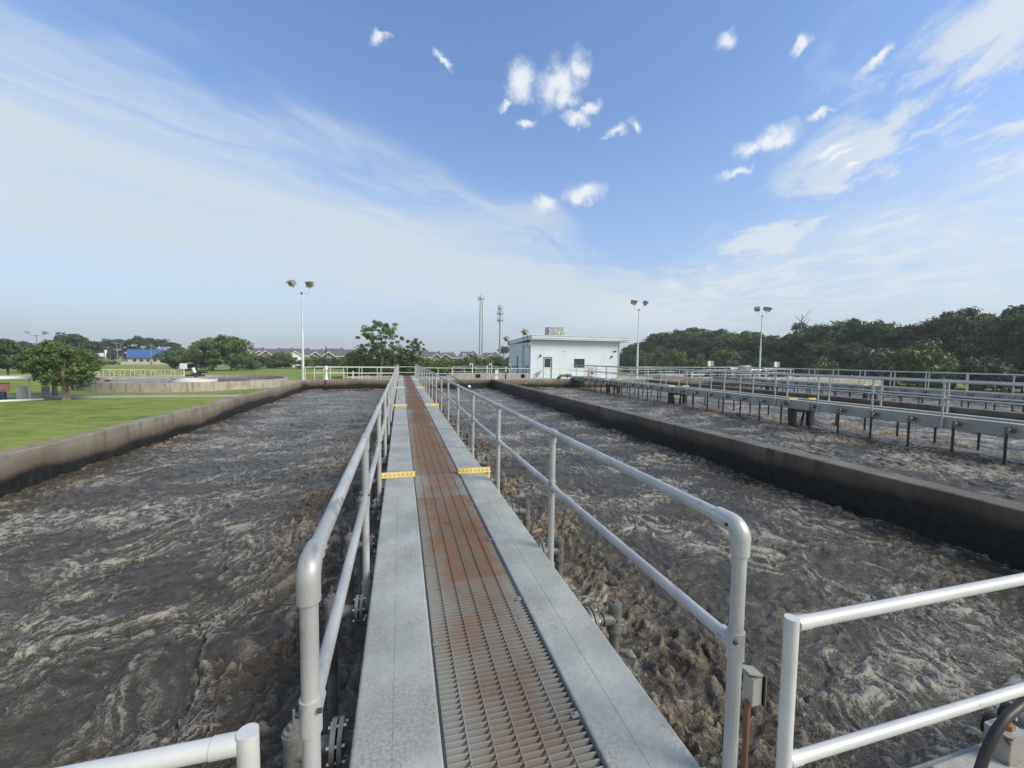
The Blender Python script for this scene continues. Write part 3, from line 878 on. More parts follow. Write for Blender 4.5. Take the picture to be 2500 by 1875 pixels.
def walkway(xo, y0, label, near):
    t = thing('walkway', label, 'walkway', (xo, 0, 0))
    side_mat = M['galv']
    cuts = [y0] + [s for s in SPL] + [YE]
    for (bx0, bx1) in (LB, RB_):
        for i in range(len(cuts) - 1):
            b_ = MB().bbox(bx0, bx1, cuts[i] + 0.006, cuts[i + 1] - 0.006, Zb0, Zb1, 0.016).build('beam', side_mat, t)
            xm = bx0 + (bx1 - bx0) * 0.46
            MB().box(xm - 0.003, xm + 0.003, cuts[i] + 0.02, cuts[i + 1] - 0.02, Zb1 - 0.002, Zb1 + 0.0016).build('weld_seam', side_mat, b_)
        # angle seat for the grating
        xs_ = (bx1, bx1 + 0.012) if bx0 < 0.3 else (bx0 - 0.012, bx0)
        MB().box(xs_[0], xs_[1], y0 + 0.01, YE - 0.01, Zb1 - 0.07, Zb1 - 0.006).build('seat_angle', M['dark_metal'], t)
        for i, sy in enumerate(SPL):
            out_ = -1 if bx0 < 0.3 else 1
            fx0, fx1 = bx0 - (0.075 if out_ < 0 else 0.02), bx1 + (0.02 if out_ < 0 else 0.075)
            f_ = MB().box(fx0, fx1, sy - 0.014, sy - 0.002, Zb1 - 0.14, Zb1 + 0.064).build('splice_plate', M['yellow'], t)
            MB().box(fx0, fx1, sy - 0.07, sy - 0.0145, Zb1 + 0.003, Zb1 + 0.013).build('plate_foot', M['yellow'], f_)
            MB().box(fx0 + 0.001, fx1 - 0.001, sy + 0.002, sy + 0.014, Zb1 - 0.14, Zb1 + 0.062).build('mating_plate', M['yellow'], f_)
            if near or i == 1:
                bm_ = MB().tube([(0, -0.030, 0), (0, -0.012, 0)], 0.0145, 8).mesh('bolt', M['yellow'])
                for k in range(8):
                    obj('bolt', bm_, f_, (fx0 + 0.035 + (fx1 - fx0 - 0.07) * k / 7, sy, Zb1 + 0.040))
    # piers under the joints
    for sy in SPL:
        a_ = MB()
        for (bx0, bx1) in (LB, RB_):
            xm = (bx0 + bx1) / 2
            a_.box(xm - 0.10, xm + 0.10, sy - 0.12, sy + 0.12, 0.3, Zb0 - 0.004)
        a_.box(LB[0] + 0.02, RB_[1] - 0.02, sy - 0.08, sy + 0.08, Zb0 - 0.17, Zb0 - 0.005)
        for s_ in (-1, 1):
            q = [(0.485 + s_ * (0.34 - 0.26 * math.sin(R(18 * k)) * 0.6), sy + 0.13, Zb0 - 0.1 - 0.16 * k) for k in range(6)]
            a_.tube(q, 0.05, 8)
        a_.build('pier', M['pipe_dark'], t)
    # grating
    gx0, gx1 = LB[1] + 0.004, RB_[0] - 0.004
    zt_ = Zb1 - 0.008
    bar = lambda: MB().box(gx0, gx1, -0.0028, 0.0028, zt_ - 0.032, zt_)
    step = 0.032
    if near:
        slat = MB()
        slat.add([(gx0, -0.0065, zt_ - 0.030), (gx1, -0.0065, zt_ - 0.030), (gx1, 0.0035, zt_ - 0.030), (gx0, 0.0035, zt_ - 0.030),
                  (gx0, -0.0025, zt_), (gx1, -0.0025, zt_), (gx1, 0.0035, zt_), (gx0, 0.0035, zt_)],
                 [(0, 3, 2, 1), (4, 5, 6, 7), (0, 1, 5, 4), (2, 3, 7, 6), (0, 4, 7, 3), (1, 2, 6, 5)])
        sm_ = slat.mesh('slat', M['grating'])
        rodm = MB().box(-0.003, 0.003, 0.0, 0.952, zt_ - 0.006, zt_ + 0.0035).mesh('cross_rod', M['grating'])
        band = MB().box(gx0, gx0 + 0.004, 0, 0.952, zt_ - 0.034, zt_ + 0.001).box(gx1 - 0.004, gx1, 0, 0.952, zt_ - 0.034, zt_ + 0.001).mesh('grating_panel', M['grating'])
        clipm = MB().box(-0.018, 0.018, -0.013, 0.013, zt_ - 0.004, zt_ + 0.006).tube([(0, 0, zt_ + 0.004), (0, 0, zt_ + 0.014)], 0.007, 6).mesh('saddle_clip', M['grating'])
        yy = 1.06
        for k in range(10):
            pa = obj('grating_panel', band, t, (0, yy + 0.96 * k, 0))
            for j in range(30):
                obj('slat', sm_, pa, (0, 0.016 + step * j, 0))
            for j in range(1, 6):
                obj('cross_rod', rodm, pa, (gx0 + (gx1 - gx0) * j / 6, 0, 0))
            obj('saddle_clip', clipm, pa, (gx0 + 0.022, 0.30, 0))
            obj('saddle_clip', clipm, pa, (gx1 - 0.022, 0.62, 0))
        ys_ = yy + 9.6
    else:
        ys_ = y0 + 0.05
    st = step if near else 0.064
    a_ = MB()
    n_ = int((YE - 0.05 - ys_) / st)
    for j in range(n_):
        y_ = ys_ + 0.016 + st * j
        a_.box(gx0, gx1, y_ - 0.003, y_ + 0.003, zt_ - 0.032, zt_)
    g_ = a_.build('grating_bars', M['grating'], t)
    g_['kind'] = 'stuff'
    for j in range(1, 6):
        xr = gx0 + (gx1 - gx0) * j / 6
        MB().box(xr - 0.003, xr + 0.003, ys_, YE - 0.05, zt_ - 0.006, zt_ + 0.0035).build('cross_rod', M['grating'], t)
    # drop pipes that feed air into the basin
    for s_ in (-1, 1):
        xf = LB[0] if s_ < 0 else RB_[1]
        y_ = (1.98 if s_ < 0 else 2.51) if near else y0 + 0.9 + (0.35 if s_ > 0 else 0)
        stp = 1.06 if near else 1.15
        while y_ < YE - 0.5:
            if min(abs(y_ - sy) for sy in SPL) < 0.16:
                y_ += 0.2
            A = DM[(s_, not near)]
            dp = obj('drop_pipe', A['pipe'], t, (xf, y_, 2.985))
            obj('tee_fitting', A['tee'], dp)
            obj('flange', A['flange'], dp)
            if near:
                if y_ < 9:
                    for k in range(6):
                        obj('bolt', A['bolt'], dp, (0, 0.077 * math.cos(R(60 * k + 30)), 0.077 * math.sin(R(60 * k + 30))))
                if y_ < 16:
                    obj('valve_stem', A['stem'], dp)
            y_ += stp
    return t


walkway(0, 1.0, 'near steel walkway with rusty grating between two galvanised beams', True)
walkway(PITCH, -6.1, 'second walkway on dark hanging pipes across the middle basin', False)
walkway(2 * PITCH, -6.1, 'third walkway, low and dark behind the second one', False)

# ------------------------------------------------------------------ near fittings
jb = thing('junction_box', 'small stained steel box with brown conduit beside the right corner post', 'junction box', (1.410, 1.335, 0))
MB().bbox(0, 0.052, -0.022, 0.03, 3.362, 3.478, 0.005, 'z').build('box_body', M['boxsteel'], jb)
MB().add([(-0.02, -0.02, 3.512), (-0.02, 0.035, 3.512), (0.056, 0.035, 3.486), (0.056, -0.02, 3.486), (-0.02, -0.02, 3.504), (-0.02, 0.035, 3.504), (0.052, 0.035, 3.4785), (0.052, -0.02, 3.4785)],
         [(0, 1, 2, 3), (7, 6, 5, 4), (0, 4, 5, 1), (1, 5, 6, 2), (2, 6, 7, 3), (3, 7, 4, 0)]).build('sloping_hood', M['boxsteel'], jb)
MB().box(0.0545, 0.058, -0.03, 0.04, 3.357, 3.484).build('cover_plate', M['rubber'], jb)
MB().box(0.0585, 0.0605, -0.032, 0.042, 3.355, 3.487).build('face_plate', M['boxsteel'], jb)
MB().tube([(0.0, 0.0, 3.37), (0.0, 0.0, 2.80)], 0.0125, 10).build('conduit', M['bronze'], jb)

pv = thing('pipe_valve', 'grey hose, flange bolts and square steel block in the bottom right corner', 'valve', (0, 0, 0))
MB().bbox(2.86, 2.99, 1.19, 1.29, 2.842, 2.985, 0.008, 'z').build('block', M['boxsteel'], pv)
MB().bbox(2.50, 3.6, 1.12, 1.30, WT, 2.84, 0.015, 'x').build('base_plate', M['conc_grey'], pv)
for k in range(2):
    x_, z_ = 3.06 + 0.13 * k, 2.87 + 0.03 * k
    MB().tube([(x_, 1.335, z_), (x_, 1.365, z_)], 0.062, 14).build('flange_disc', M['rubber'], pv)
    MB().tube([(x_, 1.315, z_), (x_, 1.334, z_)], 0.011, 6).build('bolt', M['bolt'], pv)
q = [(2.52, 1.15, 2.82), (2.545, 1.15, 2.93), (2.585, 1.15, 3.03), (2.645, 1.152, 3.11), (2.73, 1.156, 3.165), (2.84, 1.16, 3.195), (3.0, 1.165, 3.205), (3.4, 1.17, 3.20)]
MB().tube(q, 0.019, 12).build('hose', M['pipe_dark'], pv)
MB().tube([(2.52, 1.15, 2.84), (2.52, 1.15, 2.87)], 0.036, 12).build('hose_clamp', M['rubber'], pv)
MB().tube([(2.93, 1.24, 2.985), (2.93, 1.24, 3.01)], 0.03, 6, smooth=False).build('nut', M['bronze'], pv)

# ================================================================== FAR SIDE: building and plant
plat = MB().box(1.6, 60, YF + 0.552, 45.2, 0, WT - 0.004).box(12.4, 27, 45.2, 53, 0, WT - 0.004).build('concrete_platform', M['conc_grey'])
tag(plat, 'concrete platform the blue building stands on', 'platform', kind='structure')
guardrail('cream pipe railing at the back edge of the platform left of the blue building', (5.4, 45.1, 0), R(-90), 6.6, [0.05 + 1.3 * k for k in range(6)], 3.85, 3.3, WT, M['cream_rail'], r=0.03, fit=False, seg=6)


def wall_boxes(mb, a0, a1, z0, z1, t0, t1, holes, axis):
    """wall panel from a0..a1 by z0..z1, thickness t0..t1, leaving rectangular holes (a0,a1,z0,z1)"""
    xs_ = sorted({a0, a1} | {h[0] for h in holes} | {h[1] for h in holes})
    for i in range(len(xs_) - 1):
        l, r_ = xs_[i], xs_[i + 1]
        hs = sorted([h for h in holes if h[0] <= l + 1e-6 and h[1] >= r_ - 1e-6], key=lambda h: h[2])
        z_ = z0
        for h in hs + [(0, 0, z1, z1)]:
            if h[2] > z_ + 1e-6:
                if axis == 'x':
                    mb.box(l, r_, t0, t1, z_, h[2])
                else:
                    mb.box(t0, t1, l, r_, z_, h[2])
            z_ = h[3]


BX0, BX1, BY0, BY1 = 13.2, 23.6, 41.5, 50.6
bd = thing('control_building', 'pale blue flat-roofed building with one door and one window', 'building', (0, 0, 0))
a_ = MB()
door_h = (14.6, 15.62, WT, 5.06)
win_h = (18.08, 19.45, 3.86, 4.95)
wall_boxes(a_, BX0, BX1, WT, 6.86, BY0, BY0 + 0.2, [door_h, win_h], 'x')
a_.build('wall', M['bluewall'], bd)
a_ = MB()
wall_boxes(a_, BY0 + 0.2, BY1, WT, 6.60, BX0, BX0 + 0.2, [(46.4, 46.95, 3.75, 5.1)], 'y')
a_.build('wall', M['bluewall'], bd)
MB().box(BX1 - 0.2, BX1, BY0 + 0.2, BY1, WT, 6.60).build('wall', M['bluewall'], bd)
MB().box(BX0 + 0.2, BX1 - 0.2, BY1 - 0.2, BY1, WT, 6.60).build('wall', M['bluewall'], bd)
rf = MB().prism([(40.85, 6.87), (40.85, 7.28), (51.0, 6.93), (51.0, 6.56), (41.5, 6.865)], 'x', BX0 - 0.12, 24.75).build('roof', M['bluetrim'], bd)
MB().prism([(40.80, 7.26), (40.80, 7.33), (51.05, 6.98), (51.05, 6.91)], 'x', BX0 - 0.17, 24.80).build('drip_edge', M['bluetrim'], rf)
MB().prism([(40.83, 6.98), (40.83, 7.02), (40.849, 7.02), (40.849, 6.98)], 'x', BX0 - 0.12, 24.75).build('fascia_groove', M['lamp_grey'], rf)
dr = MB().box(14.68, 15.54, BY0 + 0.06, BY0 + 0.11, WT + 0.01, 4.97).build('door', M['bluetrim'], bd)
MB().box(14.78, 15.44, BY0 + 0.045, BY0 + 0.0585, 3.95, 4.86).build('door_glass', M['dark_glass'], dr)
MB().tube([(15.44, BY0 + 0.02, 3.85), (15.44, BY0 + 0.06, 3.85)], 0.03, 8).build('handle', M['bolt'], dr)
MB().box(14.6, 14.678, BY0 - 0.02, BY0 + 0.15, WT + 0.002, 5.058).box(15.542, 15.618, BY0 - 0.02, BY0 + 0.15, WT + 0.002, 5.058).box(14.678, 15.542, BY0 - 0.02, BY0 + 0.15, 4.98, 5.058).build('door_frame', M['lamp_grey'], bd)
wi = MB().box(18.14, 19.39, BY0 + 0.05, BY0 + 0.08, 3.92, 4.89).build('window', M['dark_glass'], bd)
MB().box(18.06, 18.138, BY0 - 0.015, BY0 + 0.1, 3.84, 4.97).box(19.392, 19.47, BY0 - 0.015, BY0 + 0.1, 3.84, 4.97).box(18.138, 19.392, BY0 - 0.015, BY0 + 0.1, 4.892, 4.97).box(18.138, 19.392, BY0 - 0.03, BY0 + 0.1, 3.84, 3.918).build('window_frame', M['bluetrim'], wi)
MB().box(BX0 + 0.05, BX0 + 0.08, 46.42, 46.93, 3.77, 5.08).build('window', M['dark_glass'], bd)
for lx in (14.28, 22.62):
    MB().tube([(lx, BY0, 5.2), (lx, BY0 - 0.12, 5.2)], 0.09, 10).box(lx - 0.07, lx + 0.07, BY0 - 0.17, BY0 - 0.121, 5.05, 5.24).build('wall_lamp', M['dark_metal'], bd)
MB().box(22.85, 23.2, BY0 - 0.1, BY0 - 0.002, 5.72, 5.83).build('wall_vent', M['dark_metal'], bd)
MB().tube([(17.0, BY0, 5.75), (17.0, BY0 - 0.14, 5.78)], 0.05, 8).build('wall_camera', M['white'], bd)
MB().tube([(23.52, BY0 - 0.05, WT), (23.52, BY0 - 0.05, 6.86)], 0.04, 8).build('downpipe', M['bluetrim'], bd)
# side door and conduits
MB().box(BX0 - 0.1, BX0 - 0.002, 42.2, 42.9, 3.2, 4.1).build('meter_cabinet', M['tower'], bd)
for cy in (41.9, 44.4):
    MB().tube([(BX0 - 0.04, cy, WT), (BX0 - 0.04, cy, 6.4)], 0.025, 6).build('conduit', M['tower'], bd)

ld = thing('ladder', 'thin steel roof ladder standing against the shaded side of the blue building', 'ladder', (BX0 - 0.22, 43.6, WT))
for s_ in (-0.2, 0.2):
    MB().tube([(0, s_, 0), (0, s_, 5.5)], 0.025, 6).build('side_rail', M['tower'], ld)
rm_ = MB().tube([(0, -0.2, 0), (0, 0.2, 0)], 0.012, 6).mesh('rung', M['tower'])
for k in range(17):
    obj('rung', rm_, ld, (0, 0, 0.3 + 0.3 * k))
MB().tube([(0.22, 0, 3.3), (0, -0.0, 3.3)], 0.02, 6).tube([(0.22, -1.2, 3.32), (0.02, 0.0, 3.32)], 0.02, 6).build('stand_off', M['tower'], ld)

ac = thing('air_conditioner', 'large beige rooftop air conditioner with white vents on the blue building', 'air conditioner', (15.75, 43.0, 7.255))
ac.scale = (0.84, 0.84, 0.84)
MB().bbox(0, 2.12, 0, 1.6, 0.04, 1.32, 0.02, 'z').build('cabinet', M['unit'], ac)
for k, x_ in enumerate((0.72, 1.42)):
    MB().box(x_ - 0.01, x_ + 0.01, -0.012, -0.001, 0.1, 1.28).build('panel_joint', M['dark_metal'], ac)
for (x_, z_, w_, h_) in ((0.03, 0.96, 0.05, 0.28), (0.13, 0.92, 0.09, 0.16), (0.80, 0.80, 0.11, 0.30), (1.36, 0.36, 0.12, 0.44), (0.30, 0.40, 0.16, 0.12), (0.86, 0.34, 0.14, 0.10)):
    MB().box(x_, x_ + w_, -0.016, -0.001, z_, z_ + h_).build('label_plate', M['white'], ac)
MB().box(0.16, 0.44, -0.014, -0.001, 1.10, 1.16).build('label_plate', M['dark_metal'], ac)
for x_ in (0.28, 0.85, 1.42):
    MB().prism([(-0.34, 0.06), (-0.34, 0.14), (-0.001, 0.34), (-0.001, 0.10)], 'x', x_, x_ + 0.44).build('hood', M['unit'], ac)
    MB().box(x_ + 0.08, x_ + 0.26, -0.02, -0.001, 0.36, 0.45).build('grille', M['dark_metal'], ac)
MB().box(2.125, 2.26, 0.15, 0.3, 0.7, 1.08).build('switch_box', M['white'], ac)
MB().tube([(2.2, 0.22, 0.7), (2.3, 0.22, 0.5), (2.2, 0.22, 0.3), (2.12, 0.22, 0.35)], 0.02, 6).build('cable', M['dark_metal'], ac)
MB().box(0.05, 2.07, 0.05, 1.55, 0.0, 0.04).build('curb', M['dark_metal'], ac)


def lamp_head(parent, loc, rz, tilt, s=1.0):
    """floodlight: box housing tilted down, lens in front"""
    q = Matrix.Rotation(rz, 4, 'Z') @ Matrix.Rotation(tilt, 4, 'X')
    a_ = MB().prism([(-0.17, -0.17), (-0.17, 0.17), (0.02, 0.22), (0.20, 0.22), (0.20, -0.22), (0.02, -0.22)], 'x', -0.25, 0.25)
    a_.v = [tuple((q @ (Vector(v) * s)) + Vector(loc)) for v in a_.v]
    h = a_.build('lamp_head', M['lamp_grey'], parent)
    a_ = MB().box(-0.22, 0.22, 0.201, 0.206, -0.19, 0.19)
    a_.v = [tuple((q @ (Vector(v) * s)) + Vector(loc)) for v in a_.v]
    a_.build('lens', M['lamp_glass'], h)
    a_ = MB().box(-0.27, 0.27, 0.17, 0.33, 0.225, 0.24)
    a_.v = [tuple((q @ (Vector(v) * s)) + Vector(loc)) for v in a_.v]
    a_.build('visor', M['lamp_grey'], h)
    return h


def light_pole(label, loc, z0, z1, heads, mat=None, arm=0.62, rz=0.0):
    t = thing('light_pole', label, 'light pole', (loc[0], loc[1], z0), rz)
    h = z1 - z0
    MB().tube([(0, 0, 0), (0, 0, h * 0.45), (0, 0, h * 0.47), (0, 0, h - 0.75)], [0.115, 0.085, 0.06, 0.045], 12).build('pole', mat or M['mint'], t)
    MB().tube([(0, 0, 0), (0, 0, 0.03)], 0.19, 12).build('base_plate', mat or M['mint'], t)
    zc_ = h - 0.92
    for s_ in (-1, 1):
        q = [(0, 0, zc_)] + [(s_ * (arm - 0.28 + 0.28 * math.sin(R(18 * k))), 0, zc_ + 0.28 - 0.28 * math.cos(R(18 * k))) for k in range(6)] + [(s_ * arm, 0, zc_ + 0.46)]
        MB().tube(q, 0.028, 8).build('arm', mat or M['mint'], t)
        MB().tube([(s_ * arm, 0, zc_ + 0.40), (s_ * arm, 0, zc_ + 0.62)], 0.035, 8).build('knuckle', M['dark_metal'], t)
    MB().tube([(0, 0, zc_ - 0.12), (0, 0, zc_ + 0.08)], 0.06, 10).build('collar', M['dark_metal'], t)
    for (x_, r_, tl, up_) in heads:
        lamp_head(t, (x_ * arm, 0.0, zc_ + 0.80 + up_), r_, tl, 1.05)
    return t


light_pole('twin floodlight pole at the far left corner of the near basin', (-8.12, 38.75), WT, 11.05, [(-1.18, R(140), R(-38), 0.02), (1.05, R(165), R(-25), 0)])
light_pole('twin floodlight pole just right of the blue building', (24.9, 39.9), WT, 11.2, [(-1.05, R(190), R(-25), 0), (1.2, R(225), R(-38), 0)])
light_pole('floodlight pole with three lamps in front of the wood', (40.7, 39.2), WT, 11.1, [(-1.2, R(120), R(-40), 0), (0.85, R(185), R(-22), 0.05), (1.55, R(225), R(-35), 0.0)])
x_, y_ = polar(-33.95, 104)
light_pole('reddish twin lamp pole behind the small tree on the lawn', (x_, y_), 0, 8.5, [(-1.3, R(110), R(-60), -0.25), (1.3, R(250), R(-60), -0.25)], M['redpole'], 0.8, R(15))

for (lab, yb, zb_) in (('floodlight on the near roof corner of the blue building', 42.3, 6.9), ('floodlight on the back roof corner of the blue building', 50.3, 6.55)):
    f_ = thing('floodlight', lab, 'floodlight', (BX0 - 0.16, yb, zb_))
    MB().tube([(0.12, 0, -0.9), (-0.02, 0, -0.45), (-0.03, 0, 0.55)], 0.03, 8).build('bracket', M['dark_metal'], f_)
    lamp_head(f_, (-0.22, 0, 0.78), R(115), R(-38), 1.15)

# gate frames and goosenecks on the channel left of the building
cw = thing('channel_wall', 'low grey concrete channel wall with dark gate openings behind the cream railing', 'wall')
a_ = MB()
wall_boxes(a_, 4.4, 13.0, WT, 3.22, 41.0, 41.3, [(7.25, 7.75, WT + 0.02, 3.2), (12.0, 12.45, WT + 0.02, 3.2)], 'x')
a_.build('wall_body', M['conc_grey'], cw)
for x_ in (7.25, 12.0):
    MB().box(x_, x_ + 0.48, 41.2, 41.26, WT + 0.02, 3.2).build('gate_plate', M['rubber'], cw)
for k, (x0, x1) in enumerate(((6.2, 8.2), (8.35, 10.2), (10.5, 12.4))):
    g_ = thing('channel_gate', ['dark channel gate frame with white gooseneck, leftmost of three', 'dark channel gate frame with white gooseneck, middle of three', 'dark channel gate frame nearest the blue building'][k], 'gate', (0, 43.4, 0))
    MB().box(x0, x1, -0.1, 0.1, 3.83, 4.02).build('top_beam', M['beam_side'], g_)
    MB().box(x0, x0 + 0.1, -0.07, 0.07, WT, 3.828).build('post', M['beam_side'], g_)
    MB().box(x1 - 0.1, x1, -0.07, 0.07, WT, 3.828).build('post', M['beam_side'], g_)
    xm = x0 + 0.55 * (x1 - x0)
    q = [(xm, -0.18, 3.1), (xm, -0.18, 4.12)] + [(xm - 0.13 + 0.13 * math.cos(R(36 * j)), -0.18, 4.12 + 0.13 * math.sin(R(36 * j))) for j in range(1, 6)] + [(xm - 0.26, -0.18, 4.02)]
    MB().tube(q, 0.05, 8).build('gooseneck', M['white'], g_)
sg = thing('gate_valve', 'pale mint gate operator standing on the far wall near the left corner', 'gate operator', (-6.25, 38.45, WT))
MB().tube([(0, 0, 0), (0, 0, 0.06), (0, 0, 0.75), (0, 0, 0.85)], [0.2, 0.17, 0.08, 0.1], 10).build('pedestal', M['mint'], sg)
MB().tube([(0, 0, 0.851), (0, 0, 1.12)], 0.15, 10).tube([(0, 0, 1.12), (0, 0, 1.22)], 0.07, 8).build('gear_head', M['white'], sg)
MB().tube([(0, 0, 1.22), (0, 0, 2.9)], 0.035, 6).build('stem', M['dark_metal'], sg)
MB().tube([(-0.02, -0.2, -0.1), (-0.02, -0.2, -0.75)], 0.04, 6).build('stem_guide', M['dark_metal'], sg)
sg2 = thing('gate_valve', 'white slotted gate post where the divider meets the far wall', 'gate operator', (8.5, 38.75, WT))
MB().box(0.25, 0.55, -0.05, 0.05, 0, 0.95).build('slotted_plate', M['white'], sg2)
MB().tube([(-0.55, 0, 0), (-0.55, 0, 1.35)], 0.06, 8).build('post', M['cream_rail'], sg2)
MB().tube([(1.3, 0, 0), (1.3, 0, 0.75)], 0.07, 8).build('post', M['dark_metal'], sg2)
MB().tube([(1.3, 0, 0.751), (1.3, 0, 1.2)], 0.09, 8).build('cap', M['cream_rail'], sg2)

po_ = thing('skimmer_pole', 'dark pole with white float slanting from the far railing into the near basin', 'pole')
MB().tube([(4.1, 38.5, 3.37), (5.72, 36.1, 2.35)], 0.035, 6).build('handle', M['dark_metal'], po_)
MB().tube([(5.72, 36.1, 2.35), (5.76, 36.04, 2.325), (5.84, 35.93, 2.27), (5.88, 35.87, 2.25)], [0.05, 0.14, 0.14, 0.05], 10).build('float', M['white'], po_)
po_ = thing('skimmer_pole', 'pale pole leaning over the far wall in front of the blue building', 'pole')
MB().tube([(13.35, 38.55, 3.62), (11.45, 37.6, 2.4)], 0.035, 6).build('handle', M['tower'], po_)
MB().tube([(13.35, 38.55, 3.62), (12.75, 38.25, 3.235)], 0.05, 6).build('grip', M['dark_metal'], po_)

hr_ = thing('hose_coil', 'small coiled hose hanging below the door of the blue building', 'hose', (13.9, 41.36, 3.2))
q = [(0.17 * math.cos(R(24 * k)), 0.0, 0.22 * math.sin(R(24 * k))) for k in range(16)]
MB().tube(q, 0.035, 6).build('coil', M['dark_metal'], hr_)
MB().tube([(0, 0.01, 0.22), (0, 0.14, 0.24)], 0.02, 6).build('hook', M['bolt'], hr_)

hp = thing('air_header_pipe', 'elbow of dark air pipe feeding the end of the second walkway', 'pipe', (15.2, 38.45, 0))
q = [(0.0, 0.2, 2.82), (0.0, 0.05, 2.98)] + [(0.05 + 0.14 * math.sin(R(22 * k)), 0.0, 2.98 + 0.14 * (1 - math.cos(R(22 * k))) + 0.06) for k in range(5)] + [(1.35, 0.0, 3.19)]
MB().tube(q, 0.14, 10).build('elbow', M['pipe'], hp)
MB().tube([(0.9, 0.0, 3.17), (0.96, 0, 3.172)], 0.21, 12).build('flange', M['pipe'], hp)
MB().box(1.36, 1.95, -0.4, 0.25, 2.3, 3.0).build('end_box', M['navy'], hp)

lr = thing('life_ring', 'white life ring hanging at the end of the second walkway', 'life ring', (18.75, 38.5, 3.42))
q = [(0.26 * math.cos(R(20 * k)), 0, 0.26 * math.sin(R(20 * k))) for k in range(19)]
MB().tube(q, 0.065, 8, caps=False).build('ring', M['white'], lr)
for k in range(4):
    q = [(0.26 * math.cos(R(90 * k + j)), 0, 0.26 * math.sin(R(90 * k + j))) for j in (-12, 0, 12)]
    MB().tube(q, 0.069, 8).build('band', M['orange'], lr)
MB().box(-0.30, 0.30, 0.07, 0.10, -0.35, 0.62).build('backboard', M['tan'], lr)

# machinery on the far wall to the right
for k, (x_, y_, z_, lab) in enumerate(((31.2, 40.2, 3.15, 'dark drum motor on a pedestal right of the blue building'), (40.0, 40.6, 3.75, 'beige drum motor high beside the three-lamp pole'))):
    mo = thing('drum_motor', lab, 'motor', (x_, y_, 0))
    MB().tube([(-0.75, 0, z_ + 0.25), (-0.70, 0, z_ + 0.25), (0.62, 0, z_ + 0.25), (0.7, 0, z_ + 0.25)], [0.32, 0.4, 0.4, 0.3], 14).build('drum', M['dark_metal'] if k == 0 else M['lamp_grey'], mo)
    MB().box(-0.6, 0.5, -0.35, 0.35, WT, z_ - 0.16).build('pedestal', M['beam_side'], mo)
    MB().tube([(0.9, 0, z_ - 0.3), (0.9, 0, z_ + 0.45)], 0.12, 8).build('valve_body', M['white'], mo)
    MB().tube([(0.72, 0, z_ + 0.1), (2.6, 0, z_ + 0.1)], 0.1, 8).build('outlet_pipe', M['white'], mo)
for k, (x_, lab) in enumerate(((33.9, 'white sign box on a post between the two right light poles'), (43.3, 'white sign box on a post right of the three-lamp pole'))):
    sb = thing('sign_box', lab, 'sign', (x_, 39.3, WT))
    MB().tube([(0, 0, 0), (0, 0, 1.45)], 0.04, 8).build('post', M['rail'], sb)
    MB().box(-0.35, -0.02, -0.06, 0.06, 1.45, 2.05).build('board', M['white'], sb)
    MB().box(0.02, 0.42, -0.05, 0.07, 1.45, 2.05).build('board', M['tower'], sb)
    MB().box(-0.06, 0.06, -0.03, 0.03, 1.30, 1.449).build('bracket', M['rail'], sb)
for k, (x0, x1, z_, yy, lab) in enumerate(((38.5, 41.6, 3.95, 41.2, 'white horizontal pipe behind the third basin, left of two'), (42.6, 47.0, 4.0, 40.4, 'long white horizontal pipe behind the third basin, right of two'))):
    wp = thing('white_pipe', lab, 'pipe', (0, yy, 0))
    MB().tube([(x0, 0, z_), (x1, 0, z_)], 0.11, 10).build('barrel', M['white'], wp)
    for x_ in (x0 + 0.3, x1 - 0.3):
        MB().tube([(x_, 0, WT), (x_, 0, z_ - 0.1)], 0.07, 8).build('support', M['white'], wp)
guardrail('grey pipe railing behind the motors on the right platform', (26.5, 42.6, 0), R(-90), 22, [0.05 + 1.55 * k for k in range(15)], 4.05, 3.5, WT, M['rail'], r=0.03, fit=False, seg=6)
bl = thing('concrete_block', 'rough pale concrete block on the platform right of the blue building', 'block', (27.6, 39.6, WT))
MB().bbox(0, 3.2, 0, 1.2, 0, 0.55, 0.05, 'x').build('block_body', M['conc_pale'], bl)

# ------------------------------------------------------------------ clarifiers on the lawn
def ring_wall(mb, r0, r1, z0, z1, n=72):
    vs_, fs = [], []
    for k in range(n):
        c_, s_ = math.cos(2 * math.pi * k / n), math.sin(2 * math.pi * k / n)
        vs_ += [(r0 * c_, r0 * s_, z0), (r0 * c_, r0 * s_, z1), (r1 * c_, r1 * s_, z1), (r1 * c_, r1 * s_, z0)]
    for k in range(n):
        a0, b0 = 4 * k, 4 * ((k + 1) % n)
        fs += [(a0 + i, b0 + i, b0 + (i + 1) % 4, a0 + (i + 1) % 4) for i in range(4)]
    return mb.add(vs_, fs)


def disc(mb, r, z, n=72):
    return mb.add([(r * math.cos(2 * math.pi * k / n), r * math.sin(2 * math.pi * k / n), z) for k in range(n)], [tuple(range(n))])


